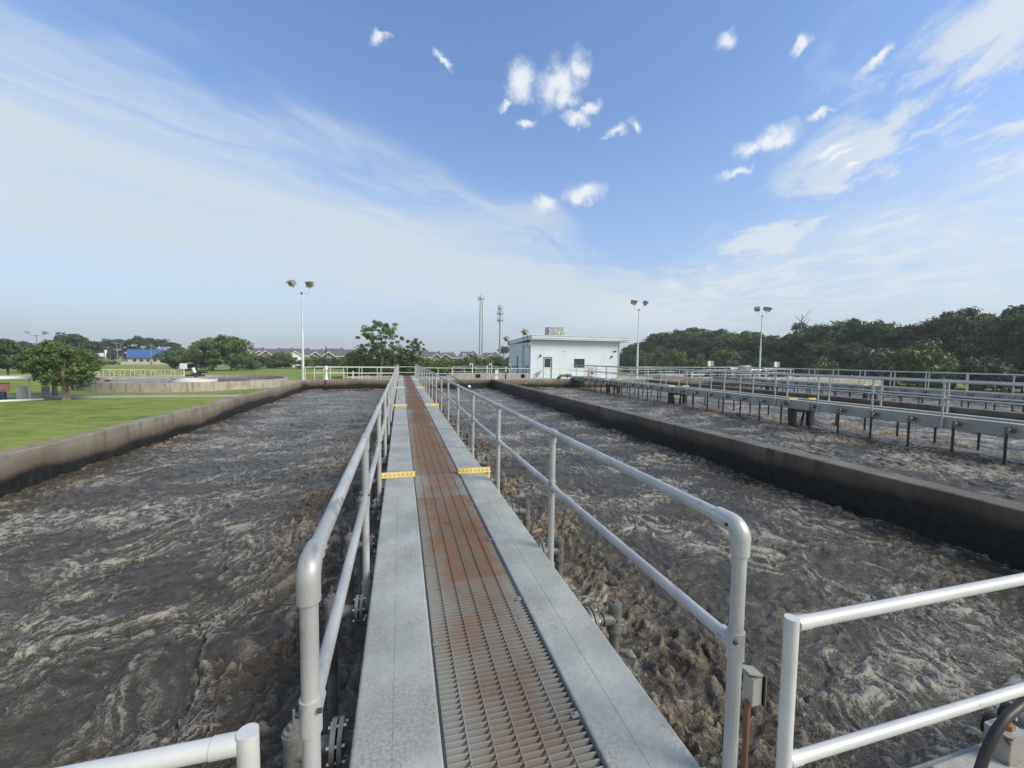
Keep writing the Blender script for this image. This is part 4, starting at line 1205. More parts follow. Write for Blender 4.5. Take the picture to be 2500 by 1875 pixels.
c1 = thing('clarifier', 'large round concrete settling tank with yellow bridge railing on the lawn', 'tank', (-30.9, 74.0, 0))
ring_wall(MB(), 12.4, 12.75, 0, 1.2).build('tank_wall', M['conc_pale'], c1)
disc(MB(), 12.42, 0.75).build('tank_water', M['calm'], c1)
ring_wall(MB(), 11.2, 11.35, 0.5, 0.95).build('weir_ring', M['conc_grey'], c1)
ring_wall(MB(), 2.9, 3.0, 0.5, 1.05, 40).build('baffle_ring', M['white'], c1)
MB().box(-13.0, 0.3, -0.5, 0.5, 1.32, 1.45).build('bridge_deck', M['tan'], c1)
for s_ in (-0.5, 0.5):
    MB().tube([(-12.9, s_, 2.42), (-1.4, s_, 2.42)], 0.05, 6).build('bridge_rail', M['bridge_rail'], c1)
    for k in range(10):
        x_ = -12.9 + 11.5 * k / 9
        MB().tube([(x_, s_, 1.45), (x_, s_, 2.42)], 0.045, 6).build('bridge_post', M['bridge_rail'], c1)
        if k < 9:
            x2 = x_ + 11.5 / 9
            MB().tube([(x_, s_, 1.47 if k % 2 else 2.40), (x2, s_, 2.40 if k % 2 else 1.47)], 0.03, 5).build('brace', M['bridge_rail'], c1)
MB().box(-0.9, 1.3, -0.5, 0.5, 1.45, 1.72).box(-0.2, 0.9, -0.35, 0.35, 1.72, 2.0).build('drive_unit', M['dark_metal'], c1)
MB().tube([(0.3, -0.2, 2.0), (0.0, -0.2, 2.75)], 0.22, 8).build('drive_motor', M['white'], c1)
MB().tube([(0.5, 0, 2.25), (2.0, -0.1, 2.05)], [0.28, 0.06], 8).build('scraper_arm', M['dark_metal'], c1)
MB().tube([(-1.35, 0.2, 1.45), (-1.35, 0.2, 2.9)], 0.05, 6).box(-1.85, -0.9, 0.15, 0.25, 2.6, 3.45).build('control_panel', M['white'], c1)
MB().box(-13.2, -12.6, -0.9, -0.3, 1.2, 2.5).build('end_post', M['tan'], c1)
MB().box(12.4, 16.2, -2.2, -1.3, 0, 0.95).build('inlet_box', M['conc_pale'], c1)
c2_ = thing('clarifier', 'smaller round concrete tank just behind the far cream railing', 'tank', (-3.9, 76.4, 0))
ring_wall(MB(), 5.6, 5.95, 0, 1.25, 56).build('tank_wall', M['conc_pale'], c2_)
disc(MB(), 5.62, 0.8, 56).build('tank_water', M['calm'], c2_)
MB().tube([(-4.2, 0, 0.8), (-4.2, 0, 2.3)], 0.12, 8).build('standpipe', M['white'], c2_)
MB().box(-0.9, 5.7, -0.3, 0.3, 1.27, 1.4).build('bridge_deck', M['tan'], c2_)

# ------------------------------------------------------------------ equipment shelter at the left edge
x_, y_ = polar(-36.7, 66)
sh = thing('equipment_shelter', 'white-roofed equipment shelter with red and blue gear at the left edge of the lawn', 'shelter', (x_, y_, 0), R(35))
MB().box(-3.6, 2.7, -1.5, 1.5, 2.15, 2.38).build('roof', M['white'], sh)
for (px_, py_) in ((-3.4, -1.3), (-0.4, -1.3), (2.5, -1.3), (-3.4, 1.3), (2.5, 1.3)):
    MB().tube([(px_, py_, 0), (px_, py_, 2.149)], 0.06, 6).build('post', M['white'], sh)
MB().bbox(0.2, 1.2, -0.9, 0.6, 0.95, 1.7, 0.1, 'x').build('red_tank', M['red'], sh)
MB().bbox(-2.6, -0.6, -0.9, 0.6, 0.6, 1.8, 0.1, 'x').build('grey_tank', M['tower'], sh)
MB().box(1.62, 2.36, -1.2, -0.4, 0.1, 1.35).build('cabinet', M['tower'], sh)
for k in range(4):
    MB().tube([(-1.8 + 0.85 * k, -1.1, 0.04), (-1.8 + 0.85 * k, -1.1, 0.9)], 0.26, 10).build('drum', M['navy'] if k % 2 else M['white'], sh)
MB().box(-4.6, 3.4, -2.6, -2.3, 0, 0.16).build('kerb', M['white'], sh)
x_, y_ = polar(-33.55, 66)
cb = thing('white_cabinet', 'small white cabinet half hidden by the lawn tree', 'cabinet', (x_, y_, 0), R(30))
MB().bbox(-0.3, 0.3, -0.25, 0.25, 0.25, 1.3, 0.03, 'z').build('cabinet_body', M['white'], cb)
MB().box(-0.35, 0.35, -0.3, 0.3, 0, 0.249).build('plinth', M['conc_pale'], cb)
MB().box(-0.27, 0.27, -0.262, -0.2502, 0.3, 1.25).build('cabinet_door', M['tower'], cb)

# ------------------------------------------------------------------ towers and utility poles
def cell_tower(label, b_, D, top, double, tiers):
    x_, y_ = polar(b_, D)
    t = thing('cell_tower', label, 'tower', (x_, y_, 0))
    offs = (-0.5, 0.55) if double else (0,)
    for o_ in offs:
        MB().tube([(o_, 0, 0), (o_, 0, top * 0.5), (o_ * 0.8, 0, top - 2.2)], [0.30 if double else 0.45, 0.25 if double else 0.34, 0.19 if double else 0.22], 10).build('mast', M['tower'], t)
    for z_, rr in tiers:
        q = [(rr * math.cos(R(60 * k)), rr * math.sin(R(60 * k)), z_) for k in range(7)]
        MB().tube(q, 0.12, 5).build('platform_ring', M['dark_metal'], t)
        MB().tube([(-rr, 0, z_), (rr, 0, z_)], 0.1, 5).tube([(0, -rr, z_), (0, rr, z_)], 0.1, 5).build('spoke', M['dark_metal'], t)
        for k in range(8):
            an = R(45 * k + 10)
            cx_, cy_ = rr * math.cos(an), rr * math.sin(an)
            MB().box(cx_ - 0.11, cx_ + 0.11, cy_ - 0.09, cy_ + 0.09, z_ - 0.8, z_ + 1.2).build('antenna', M['white'] if k % 3 == 0 else M['tower'], t)
    MB().tube([(0, 0, top - 2.3), (0, 0, top)], 0.1, 6).build('tip', M['tower'], t)
    return t


cell_tower('taller cell tower with twin masts and one antenna crown', 10.72, 172, 31.4, True, [(29.3, 1.2)])
cell_tower('shorter single-mast cell tower with stacked antennas beside the building', 13.33, 172, 27.4, False, [(25.6, 0.9), (23.4, 1.2), (20.6, 1.2)])
x_, y_ = polar(12.8, 168)
eh = thing('equipment_hut', 'low white equipment hut at the foot of the shorter cell tower', 'hut', (x_, y_, 0), R(-12))
MB().box(-2.2, 2.2, -1.2, 1.2, 0, 2.4).build('wall', M['white'], eh)
MB().prism([(-1.5, 2.402), (1.5, 2.402), (0, 3.1)], 'x', -2.6, 2.6).build('roof', M['dark_metal'], eh)
MB().box(-1.0, -0.1, -1.215, -1.201, 0.1, 2.0).build('door', M['tower'], eh)
for k, (b_, D, h_, lab) in enumerate(((-28.68, 240, 9.7, 'wooden utility pole left of the blue roof'), (-29.6, 250, 8.2, 'short utility pole with white box far left of the blue roof'), (-26.1, 255, 9.5, 'wooden utility pole behind the blue roof'),
                                      (-15.6, 190, 6.9, 'wooden utility pole in front of the leftmost brick houses'), (-14.5, 196, 7.6, 'wooden utility pole behind the green shrubs'), (-9.85, 182, 6.8, 'thin pole before the houses behind the mint gate operator'))):
    x_, y_ = polar(b_, D)
    up_ = thing('utility_pole', lab, 'utility pole', (x_, y_, 0), R(-b_))
    MB().tube([(0, 0, 0), (0, 0, h_)], [0.2, 0.13], 8).build('pole', M['wood'], up_)
    if k < 4:
        MB().box(-1.1, 1.1, -0.08, 0.08, h_ - 0.7, h_ - 0.5).build('crossarm', M['wood'], up_)
    if k == 1:
        MB().bbox(0.1, 0.9, -0.3, 0.3, h_ - 3.2, h_ - 1.9, 0.1, 'z').build('transformer', M['white'], up_)

# ------------------------------------------------------------------ houses
def house(label, b_, D, w, h, eave, seed, wallm, gable_at=0.0, gw=4.5, dormer=False):
    rr = random.Random(seed)
    x_, y_ = polar(b_, D)
    t = thing('house', label, 'house', (x_, y_, 0), R(-b_) + R(rr.uniform(-6, 6)), 'houses in the row beyond the lawn')
    hw, dp = w / 2, 9.0
    MB().box(-hw, hw, 0, dp, 0, eave).build('wall', wallm, t)
    o_ = 0.5
    ri = dp * 0.42
    rf_ = MB().add([(-hw - o_, -o_, eave), (hw + o_, -o_, eave), (hw + o_, dp + o_, eave), (-hw - o_, dp + o_, eave),
                    (-hw + ri * 0.55, dp / 2, h), (hw - ri * 0.55, dp / 2, h)], [(0, 1, 5, 4), (1, 2, 5), (2, 3, 4, 5), (3, 0, 4), (3, 2, 1, 0)]).build('roof', M['shingle'], t)
    MB().box(hw * 0.4, hw * 0.4 + 0.8, dp * 0.6, dp * 0.6 + 0.8, h - 1.2, h + 0.5).build('chimney', M['brick'], rf_)
    MB().box(-hw - o_, hw + o_, -o_ - 0.06, -o_ - 0.002, eave - 0.22, eave + 0.05).build('fascia', M['white'], t)
    gz = eave + gw * 0.36
    for gx in ([gable_at] if not dormer else [gable_at, -gable_at]):
        if dormer:
            g2 = 1.6
            ga = MB().prism([(gx - g2 / 2, eave + 0.5), (gx + g2 / 2, eave + 0.5), (gx + g2 / 2, eave + 1.7), (gx, eave + 2.3), (gx - g2 / 2, eave + 1.7)], 'y', 0.4, 3.5).build('dormer', M['white'], t)
            MB().box(gx - 0.45, gx + 0.45, 0.385, 0.399, eave + 0.7, eave + 1.6).build('pane', M['dark_glass'], ga)
        else:
            ga = MB().prism([(gx - gw / 2, 0.0), (gx + gw / 2, 0.0), (gx + gw / 2, eave), (gx, gz), (gx - gw / 2, eave)], 'y', -1.4, -0.001).build('gable', rr.choice([M['brick'], M['tan'], wallm]), t)
            for s_ in (-1, 1):
                MB().add([(gx + s_ * (gw / 2 + 0.5), -1.9, eave - 0.30), (gx, -1.9, gz + 0.06), (gx, 4, gz + 0.06), (gx + s_ * (gw / 2 + 0.5), 4, eave - 0.30),
                          (gx + s_ * (gw / 2 + 0.5), -1.9, eave - 0.05), (gx, -1.9, gz + 0.30), (gx, 4, gz + 0.30), (gx + s_ * (gw / 2 + 0.5), 4, eave - 0.05)],
                         [(0, 1, 2, 3), (4, 5, 6, 7), (0, 1, 5, 4), (1, 2, 6, 5), (2, 3, 7, 6), (3, 0, 4, 7)]).build('gable_roof', M['shingle'], ga)
                MB().add([(gx + s_ * (gw / 2 + 0.5), -1.96, eave - 0.40), (gx, -1.96, gz - 0.05), (gx, -1.905, gz - 0.05), (gx + s_ * (gw / 2 + 0.5), -1.905, eave - 0.40),
                          (gx + s_ * (gw / 2 + 0.5), -1.96, eave - 0.04), (gx, -1.96, gz + 0.31), (gx, -1.905, gz + 0.31), (gx + s_ * (gw / 2 + 0.5), -1.905, eave - 0.04)],
                         [(0, 1, 2, 3), (4, 5, 6, 7), (0, 1, 5, 4), (1, 2, 6, 5), (2, 3, 7, 6), (3, 0, 4, 7)]).build('bargeboard', M['white'], ga)
            wi_ = MB().box(gx - 0.9, gx + 0.9, -1.44, -1.401, 2.9, 4.4).build('window', M['white'], t)
            MB().box(gx - 0.75, gx + 0.75, -1.455, -1.441, 3.05, 4.25).build('pane', M['dark_glass'], wi_)
    for k in range(3):
        wx_ = -hw + 1.2 + (w - 2.4) * k / 2
        if abs(wx_ - gable_at) < gw / 2 and not dormer:
            continue
        for z_ in (0.9, 3.3):
            wi_ = MB().box(wx_ - 0.6, wx_ + 0.6, -0.04, -0.001, z_, z_ + 1.4).build('window', M['white'], t)
            MB().box(wx_ - 0.47, wx_ + 0.47, -0.055, -0.041, z_ + 0.12, z_ + 1.28).build('pane', M['dark_glass'], wi_)
    return t


HS = [(-18.0, 206, 8.5, 7.5, 5.0, 'tan house with two white dormers at the left end of the row', 'tan', 2.0, True),
      (-16.8, 214, 9.5, 8.1, 5.0, 'grey roofed house second from the left end of the row', 'brick', 1.5, False),
      (-15.2, 204, 9.5, 7.8, 5.0, 'brick house with a front gable behind the wooden utility pole', 'brick', -2.0, False),
      (-13.6, 212, 10, 8.2, 5.1, 'wide dark roofed house above the bright green shrub', 'brick', 2.5, False),
      (-11.9, 202, 10, 8.1, 5.0, 'white gabled house just left of the left light pole', 'white', -2.6, False),
      (-10.3, 204, 9.5, 7.9, 4.9, 'tan gabled brick house just right of the left light pole', 'brick', -0.5, False),
      (-8.2, 203, 12, 8.5, 5.0, 'largest tan house, third house left of the far tree', 'tan', -2.5, False),
      (-6.0, 202, 9.5, 8.2, 5.0, 'tan gabled house half hidden by the far tree', 'tan', -1.5, False),
      (-3.2, 208, 9.5, 8.0, 5.0, 'house hidden behind the far tree', 'brick', 0, False),
      (2.5, 204, 11, 8.4, 5.0, 'white gabled house just right of the far tree', 'white', -1.5, False),
      (4.4, 206, 9.5, 7.8, 4.9, 'brick gabled house second to the right of the far tree', 'brick', 1.0, False),
      (6.2, 206, 9.5, 7.6, 4.9, 'brown gabled house third to the right of the far tree', 'brick', -1.0, False),
      (9.0, 210, 11, 8.2, 5.0, 'dark roofed house left of the twin-mast tower', 'tan', 2.0, True),
      (11.9, 210, 11, 7.8, 4.9, 'dark roofed house between the two cell towers', 'brick', 1.0, False)]
for k, (b_, D, w, h, ev, lab, wm, ga_, dm) in enumerate(HS):
    house(lab, b_, D, w, h, ev, 30 + k, M[wm], ga_, 4.6, dm)

x_, y_ = polar(-26.5, 262)
bb = thing('blue_roof_building', 'long pale building with a bright blue metal roof beyond the lawn', 'building', (x_, y_, 0), R(22))
MB().box(-6.6, 7.6, 0, 8, 0, 3.1).build('wall', M['stucco'], bb)
MB().prism([(-0.9, 2.9), (-0.9, 3.15), (4.0, 6.95), (8.9, 3.15), (8.9, 2.9), (4.0, 6.7)], 'x', -7.0, 8.4).build('roof', M['blueroof'], bb)
MB().prism([(0, 3.1), (8, 3.1), (4, 6.6)], 'x', -6.6, -6.3).build('gable_end', M['stucco'], bb)
for k in range(5):
    MB().box(-4.8 + 2.4 * k, -3.6 + 2.4 * k, -0.05, -0.001, 1.2, 2.3).build('window', M['dark_glass'], bb)
MB().box(5.6, 7.5, -0.06, -0.001, 0.6, 2.6).build('carport_opening', M['dark_metal'], bb)
MB().box(-9, 9.5, -6.2, -6.0, 0, 1.15).build('fence', M['tan'], bb)
x_, y_ = polar(-30.6, 255)
wh = thing('white_house', 'small white fronted house behind the lawn tree', 'house', (x_, y_, 0), R(30))
MB().box(-4.5, 4.5, 0, 6, 0, 3.4).build('wall', M['brick'], wh)
MB().box(-5.0, 5.0, -0.6, 6.6, 3.402, 5.0).build('parapet', M['white'], wh)
MB().box(-1.8, 1.8, -0.62, -0.601, 5.0, 5.7).build('sign_panel', M['white'], wh)
for k, (b_, D, lab) in enumerate(((-29.35, 248, 'dark parked car left of the utility pole'), (-28.95, 251, 'second dark parked car beside the utility pole'))):
    x_, y_ = polar(b_, D)
    cr = thing('parked_car', lab, 'car', (x_, y_, 0), R(20))
    MB().bbox(-2.2, 2.2, -0.9, 0.9, 0.35, 0.95, 0.2, 'y').build('body', M['carpaint'], cr)
    MB().prism([(-1.3, 0.95), (-0.8, 1.5), (0.9, 1.5), (1.6, 0.95)], 'y', -0.8, 0.8).build('cabin', M['dark_glass'], cr)
    for sx in (-1.4, 1.4):
        for sy in (-0.85, 0.85):
            MB().tube([(sx, sy - 0.1, 0.34), (sx, sy + 0.1, 0.34)], 0.34, 10).build('wheel', M['rubber'], cr)

# ================================================================== TREES
def crown_mesh(name, seed, H, rx, lo, n_clump, leaves, leaf, mat, flat=False, gap=0.0, cr=0.30, lean=(0, 0), topw=1.0):
    """leaf-sized quads gathered in clumps through the volume of an uneven crown"""
    g_ = np.random.default_rng(seed)
    zc_, rz_ = H * (1 + lo) / 2, H * (1 - lo) / 2
    cs = []
    while len(cs) < n_clump:
        v = g_.normal(size=3)
        v /= np.linalg.norm(v)
        rad = g_.uniform(0.35, 1.0) ** 0.55
        if flat and v[2] < -0.2:
            continue
        p_ = v * rad
        wsc = 1 + (topw - 1) * (p_[2] * 0.5 + 0.5)
        bulge = 1 + 0.28 * math.sin(3 * math.atan2(v[1], v[0]) + seed) * (1 - abs(v[2])) + g_.uniform(-0.12, 0.12)
        cs.append((p_[0] * rx * bulge * wsc + lean[0] * (p_[2] + 1), p_[1] * rx * bulge * wsc + lean[1] * (p_[2] + 1), zc_ + p_[2] * rz_ * 0.93))
    cs = np.array(cs)
    sz = rx * cr * g_.uniform(0.55, 1.35, len(cs))
    N = n_clump * leaves
    idx = np.repeat(np.arange(len(cs)), leaves)
    dv = g_.normal(size=(N, 3))
    dv /= np.linalg.norm(dv, axis=1)[:, None]
    rad = g_.uniform(0.25, 1.05, N) ** 0.6
    pos = cs[idx] + dv * (rad * sz[idx])[:, None] * np.array([1, 1, 0.68])
    nrm = dv * 0.7 + g_.normal(size=(N, 3)) * 0.55 + np.array([0, 0, 0.45])
    nrm /= np.linalg.norm(nrm, axis=1)[:, None]
    t = np.cross(nrm, g_.normal(size=(N, 3)))
    t /= np.linalg.norm(t, axis=1)[:, None] + 1e-9
    bt = np.cross(nrm, t)
    s_ = leaf * g_.uniform(0.5, 1.35, N)[:, None]
    P_ = np.stack([pos - t * s_, pos - bt * s_ * 0.55 + nrm * s_ * 0.12, pos + t * s_, pos + bt * s_ * 0.55 + nrm * s_ * 0.12], 1).reshape(-1, 3)
    me = bpy.data.meshes.new(name)
    me.vertices.add(N * 4)
    me.vertices.foreach_set('co', P_.astype(np.float32).ravel())
    me.loops.add(N * 4)
    me.loops.foreach_set('vertex_index', np.arange(N * 4, dtype=np.int32))
    me.polygons.add(N)
    me.polygons.foreach_set('loop_start', np.arange(N, dtype=np.int32) * 4)
    me.polygons.foreach_set('loop_total', np.full(N, 4, dtype=np.int32))
    me.update(calc_edges=True)
    me.materials.append(mat)
    return me, cs


def trunk_mesh(name, seed, H, r, top, cs, mat, limbs=14, fork=0.28):
    rr = random.Random(seed)
    a_ = MB()
    bend = [(rr.uniform(-0.03, 0.03) * H, rr.uniform(-0.03, 0.03) * H) for _ in range(4)]
    tp = [(0, 0, -0.1), (bend[0][0] * 0.3, bend[0][1] * 0.3, top * 0.3), (bend[1][0], bend[1][1], top * 0.65), (bend[2][0], bend[2][1], top)]
    a_.tube([(0, 0, -0.1), (0, 0, r * 1.5)] + tp[1:], [r * 1.5, r * 1.05, r * 0.92, r * 0.66, r * 0.25], 9)
    for k in range(limbs):
        c_ = cs[rr.randrange(len(cs))]
        z0 = rr.uniform(fork, 0.85) * top
        f_ = min(1, z0 / top)
        sx, sy = tp[2][0] * f_, tp[2][1] * f_
        mid = ((sx + c_[0]) / 2 + rr.uniform(-0.3, 0.3), (sy + c_[1]) / 2 + rr.uniform(-0.3, 0.3), z0 * 0.45 + c_[2] * 0.55 - 0.04 * H)
        a_.tube([(sx, sy, z0), mid, tuple(c_)], [r * 0.45 * (1.1 - 0.6 * f_), r * 0.24, r * 0.06], 6)
    return a_.mesh(name, mat)


def variant(seed, H, rx, lo, n, lv, leaf, lm, r=0.25, top=0.8, bark='bark', **kw):
    cm, cs = crown_mesh('crown', seed, H, rx, lo, n, lv, leaf, M[lm], **kw)
    return trunk_mesh('trunk', seed, H, r, H * top, cs, M[bark]), cm, H


def place(v, name, label, cat, x_, y_, H, wide=1.0, rz=0.0, group=None, z_=0.0):
    t = thing(name, label, cat, (x_, y_, z_), rz, group)
    s_ = H / v[2]
    t.scale = (s_ * wide, s_ * wide, s_)
    obj('trunk', v[0], t)
    obj('crown', v[1], t)
    return t


FV = [variant(100, 14, 5.0, 0.12, 90, 115, 0.29, 'leaf_dark', cr=0.28), variant(101, 14, 4.4, 0.15, 80, 115, 0.29, 'leaf_dark', cr=0.30, topw=1.2),
      variant(102, 14, 5.4, 0.10, 95, 110, 0.29, 'leaf_olive', cr=0.25), variant(103, 14, 4.6, 0.08, 90, 110, 0.28, 'leaf_mid', cr=0.30, topw=0.85),
      variant(104, 14, 4.0, 0.20, 70, 110, 0.28, 'leaf_dark', cr=0.33, topw=0.7)]
BV = [variant(120, 5, 3.0, 0.02, 46, 80, 0.24, 'leaf_bright', r=0.12, cr=0.33), variant(121, 5, 3.2, 0.02, 46, 80, 0.24, 'leaf_mid', r=0.12, cr=0.33),
      variant(122, 5, 2.8, 0.0, 44, 80, 0.24, 'leaf_dark', r=0.12, cr=0.33), variant(123, 5, 3.2, 0.02, 44, 70, 0.26, 'leaf_olive', r=0.12, cr=0.3)]
PV = [variant(140, 12, 3.4, 0.50, 34, 75, 0.34, 'leaf_dark', r=0.2, top=0.9, flat=True, cr=0.32), variant(141, 12, 2.8, 0.42, 30, 75, 0.34, 'leaf_dark', r=0.2, top=0.92, flat=True, cr=0.34)]

# the wood on the right: skyline read off as bearing and slope of sight
SKY_B = [24, 29, 31.2, 33, 34.7, 36.2, 37.8, 39.5, 41.4, 44.2, 46.8, 48.2, 50.3, 52.4, 55.4, 57.3, 59.5, 61.9, 63.3, 64.7, 65.8, 68, 75, 85]
SKY_T = [.034, .035, .0395, .050, .0704, .066, .0783, .074, .0798, .069, .0633, .0584, .075, .0901, .0861, .0791, .077, .0925, .0842, .0877, .0914, .092, .09, .09]
rr = random.Random(5)
SEG = [(30.5, 'half hidden by the blue building'), (33.2, 'just right of the blue building'), (36, 'right of the second light pole'), (38.5, 'under the domed crown'), (41.5, 'behind the left sign box'), (44.5, 'left of the three-lamp pole'),
       (47.2, 'behind the three-lamp pole'), (49.2, 'left of the bare dead tree'), (51.5, 'below the bare dead tree'), (54, 'right of the bare dead tree'), (57, 'above the white horizontal pipe'), (60, 'left of the tallest crown'),
       (63, 'below the tallest crown'), (65.2, 'right of the tallest crown'), (90, 'at the right edge')]
CW = ['dark green', 'tall narrow dark', 'olive', 'fresh green', 'slim dark']


def seg(b_):
    return next(s for lim, s in SEG if b_ <= lim)


WOOD = 'trees of the wood on the right'
for row, (xr, fac) in enumerate(((112, 1.0), (103, 0.97), (97, 0.72))):
    y_ = 14 + row * 2.0
    while y_ < 190:
        x_ = xr + rr.uniform(-2.5, 2.5)
        b_ = math.degrees(math.atan2(x_, y_))
        D = math.hypot(x_, y_)
        H = (4.8 + D * float(np.interp(b_, SKY_B, SKY_T))) * fac * rr.uniform(0.92, 1.03)
        if row == 2:
            H *= rr.uniform(0.75, 1.1)
        vi = rr.choice([0, 1, 2, 3, 4, 0, 1] if row < 2 else [0, 3, 3, 2, 4])
        v = FV[vi]
        lab = CW[vi] + {0: ' tree in the wood\'s back row ', 1: ' skyline tree of the wood ', 2: ' low front tree of the wood '}[row] + seg(b_)
        place(v, 'broadleaf_tree', lab, 'tree', x_, y_, H, rr.uniform(0.9, 1.15), rr.uniform(0, 6.28), WOOD)
        y_ += rr.uniform(5.2, 7.6)
for k, (b_, t_, vi, lab) in enumerate(((32.6, 0.020, 1, 'green bush at the foot of the wood just right of the blue building'), (34.2, 0.0215, 0, 'bright green bush at the foot of the wood right of the second light pole'), (36.8, 0.024, 0, 'bright green bush below the domed dark tree of the wood'),
                                       (39.5, 0.012, 1, 'low green bush at the foot of the wood, fourth right of the building'), (42.6, 0.026, 0, 'bright young tree at the foot of the wood left of the three-lamp pole'), (46.5, 0.010, 2, 'dark low bush behind the three-lamp pole'),
                                       (52, 0.008, 1, 'low green bush below the bare dead tree'), (57, 0.034, 3, 'lighter green tree at mid height in the middle of the wood'), (60, 0.036, 1, 'green tree in the wood below its tallest crown'), (64, 0.016, 2, 'low dark bush in the wood at the right edge'))):
    x_ = 88.0
    D = x_ / math.sin(R(b_))
    place(BV[vi], 'bush', lab, 'bush', x_, D * math.cos(R(b_)), 4.8 + D * t_, 0.85, k * 1.3, 'bushes at the foot of the wood')
x_, y_ = polar(61.9, 122)
place(FV[2], 'broadleaf_tree', 'tallest tree crown standing above the wood near the right edge', 'tree', x_, y_, 16.6, 0.8, 1.0, WOOD)
# bare dead tree on the skyline
x_, y_ = polar(49.9, 140)
dt = thing('dead_tree', 'bare dead tree on the skyline of the wood', 'tree', (x_, y_, 0))
a_ = MB().tube([(0, 0, 0), (0.2, 0, 8), (0, 0.1, 13), (0.3, 0, 18.2)], [0.45, 0.36, 0.26, 0.08], 7)
a_.build('trunk', M['bark_pale'], dt)
rr = random.Random(9)
for k in range(12):
    z0 = 10 + 0.6 * k
    an = rr.uniform(0, 6.28)
    L_ = rr.uniform(1.6, 3.4)
    MB().tube([(0.1, 0, z0), (0.1 + math.cos(an) * L_ * 0.5, math.sin(an) * L_ * 0.5, z0 + 1.0), (0.1 + math.cos(an) * L_, math.sin(an) * L_, z0 + rr.uniform(1.6, 3.0))], [0.11, 0.08, 0.03], 5).build('branch', M['bark_pale'], dt)

# single trees
v = variant(201, 5.9, 2.75, 0.18, 120, 85, 0.14, 'leaf_mid', r=0.27, top=0.7, bark='bark_pale', cr=0.20)
place(v, 'lawn_tree', 'round green tree with pale trunk in front of the path on the left lawn', 'tree', -33.0, 52.2, 6.0, 1.0, 0.6)
v = variant(205, 5.9, 2.5, 0.26, 100, 80, 0.15, 'leaf_mid', r=0.2, top=0.7, cr=0.20)
place(v, 'lawn_tree', 'olive tree behind the round lawn tree, at the left edge', 'tree', -37.6, 57.9, 6.2, 1.0, 2.1)
v = variant(202, 12.6, 3.8, 0.30, 120, 95, 0.155, 'leaf_mid', r=0.2, top=0.78, cr=0.16, topw=1.1)
x_, y_ = polar(-2.5, 92)
place(v, 'open_tree', 'tall airy tree with sky showing through at the end of the walkway', 'tree', x_, y_, 13.2, 1.0, 0.4)
v2 = variant(203, 9.5, 2.3, 0.40, 52, 80, 0.155, 'leaf_mid', r=0.14, top=0.75, cr=0.19)
x_, y_ = polar(1.85, 97)
place(v2, 'open_tree', 'smaller airy tree right of the tall one at the end of the walkway', 'tree', x_, y_, 9.4, 1.0, 1.4)
v3 = variant(204, 10, 4.6, 0.08, 90, 100, 0.30, 'leaf_mid', r=0.3, top=0.7, cr=0.27)
x_, y_ = polar(-20.9, 152)
place(v3, 'broadleaf_tree', 'left one of the two big round trees behind the settling tank', 'tree', x_, y_, 10.9, 0.90, 0.2)
x_, y_ = polar(-19.2, 150)
place(v3, 'broadleaf_tree', 'right, taller one of the two big round trees behind the settling tank', 'tree', x_, y_, 11.7, 0.85, 2.2)
x_, y_ = polar(-24.2, 168)
place(v3, 'broadleaf_tree', 'rounded tree partly covering the blue roof', 'tree', x_, y_, 7.0, 1.15, 4.0)
SHR = [(-22.4, 160, 5.6, 2, 'dark shrub between the blue roof and the two round trees'), (-17.7, 160, 5.4, 1, 'green shrub right of the two round trees'), (-16.9, 176, 5.5, 2, 'dark shrub in front of the leftmost houses'),
       (-15.3, 184, 4.6, 3, 'olive shrub beside the wooden utility pole'), (-13.9, 178, 6.0, 0, 'bright green shrub in front of the houses left of the light pole'), (-14.9, 180, 5.2, 1, 'green shrub left of the bright one before the houses'),
       (-11.9, 176, 3.6, 2, 'low dark shrub behind the left light pole'), (-10.7, 176, 4.8, 1, 'green shrub right of the left light pole'), (-9.5, 178, 4.6, 2, 'dark shrub behind the mint gate operator'), (-8.2, 174, 4.5, 2, 'dark shrub below the largest tan house'),
       (-6.9, 172, 4.6, 1, 'green shrub between the largest tan house and the far tree'), (-5.1, 100, 7.2, 1, 'leafy bush at the left foot of the tall airy tree'), (-3.6, 98, 5.2, 0, 'bright bush in front of the tall airy tree'),
       (-1.9, 97, 5.6, 1, 'green bush behind the end of the walkway'), (-0.4, 99, 7.6, 2, 'dark upright bush right of the tall airy tree'), (0.9, 100, 6.0, 1, 'green bush below the smaller airy tree'), (2.3, 104, 5.4, 0, 'bright bush right of the walkway end'),
       (3.8, 108, 4.6, 1, 'green bush in front of the white gabled house right of the walkway'), (5.5, 110, 4.7, 1, 'green bush in front of the brown gabled house'), (7.0, 114, 4.3, 3, 'brownish thin bush left of the twin-mast tower'), (8.3, 118, 4.9, 2, 'dark bush left of the foot of the twin-mast tower'),
       (9.7, 120, 5.7, 1, 'green bush at the foot of the twin-mast tower'), (11.3, 124, 5.0, 0, 'bright bush between the two cell towers'), (12.6, 130, 5.2, 1, 'green bush behind the white equipment hut'), (13.8, 130, 5.6, 2, 'dark bush beside the blue building')]
for k, (b_, D, H, vi, lab) in enumerate(SHR):
    x_, y_ = polar(b_, D)
    place(BV[vi], 'shrub', lab, 'shrub', x_, y_, H * (0.93 if D < 110 else 1.0), 0.9 if D < 130 else 1.15, k * 0.9, 'shrubs before the houses')
x_, y_ = polar(13.9, 190)
place(PV[0], 'pine_tree', 'pine tree just left of the blue building', 'tree', x_, y_, 10.6, 0.8, 0.5)
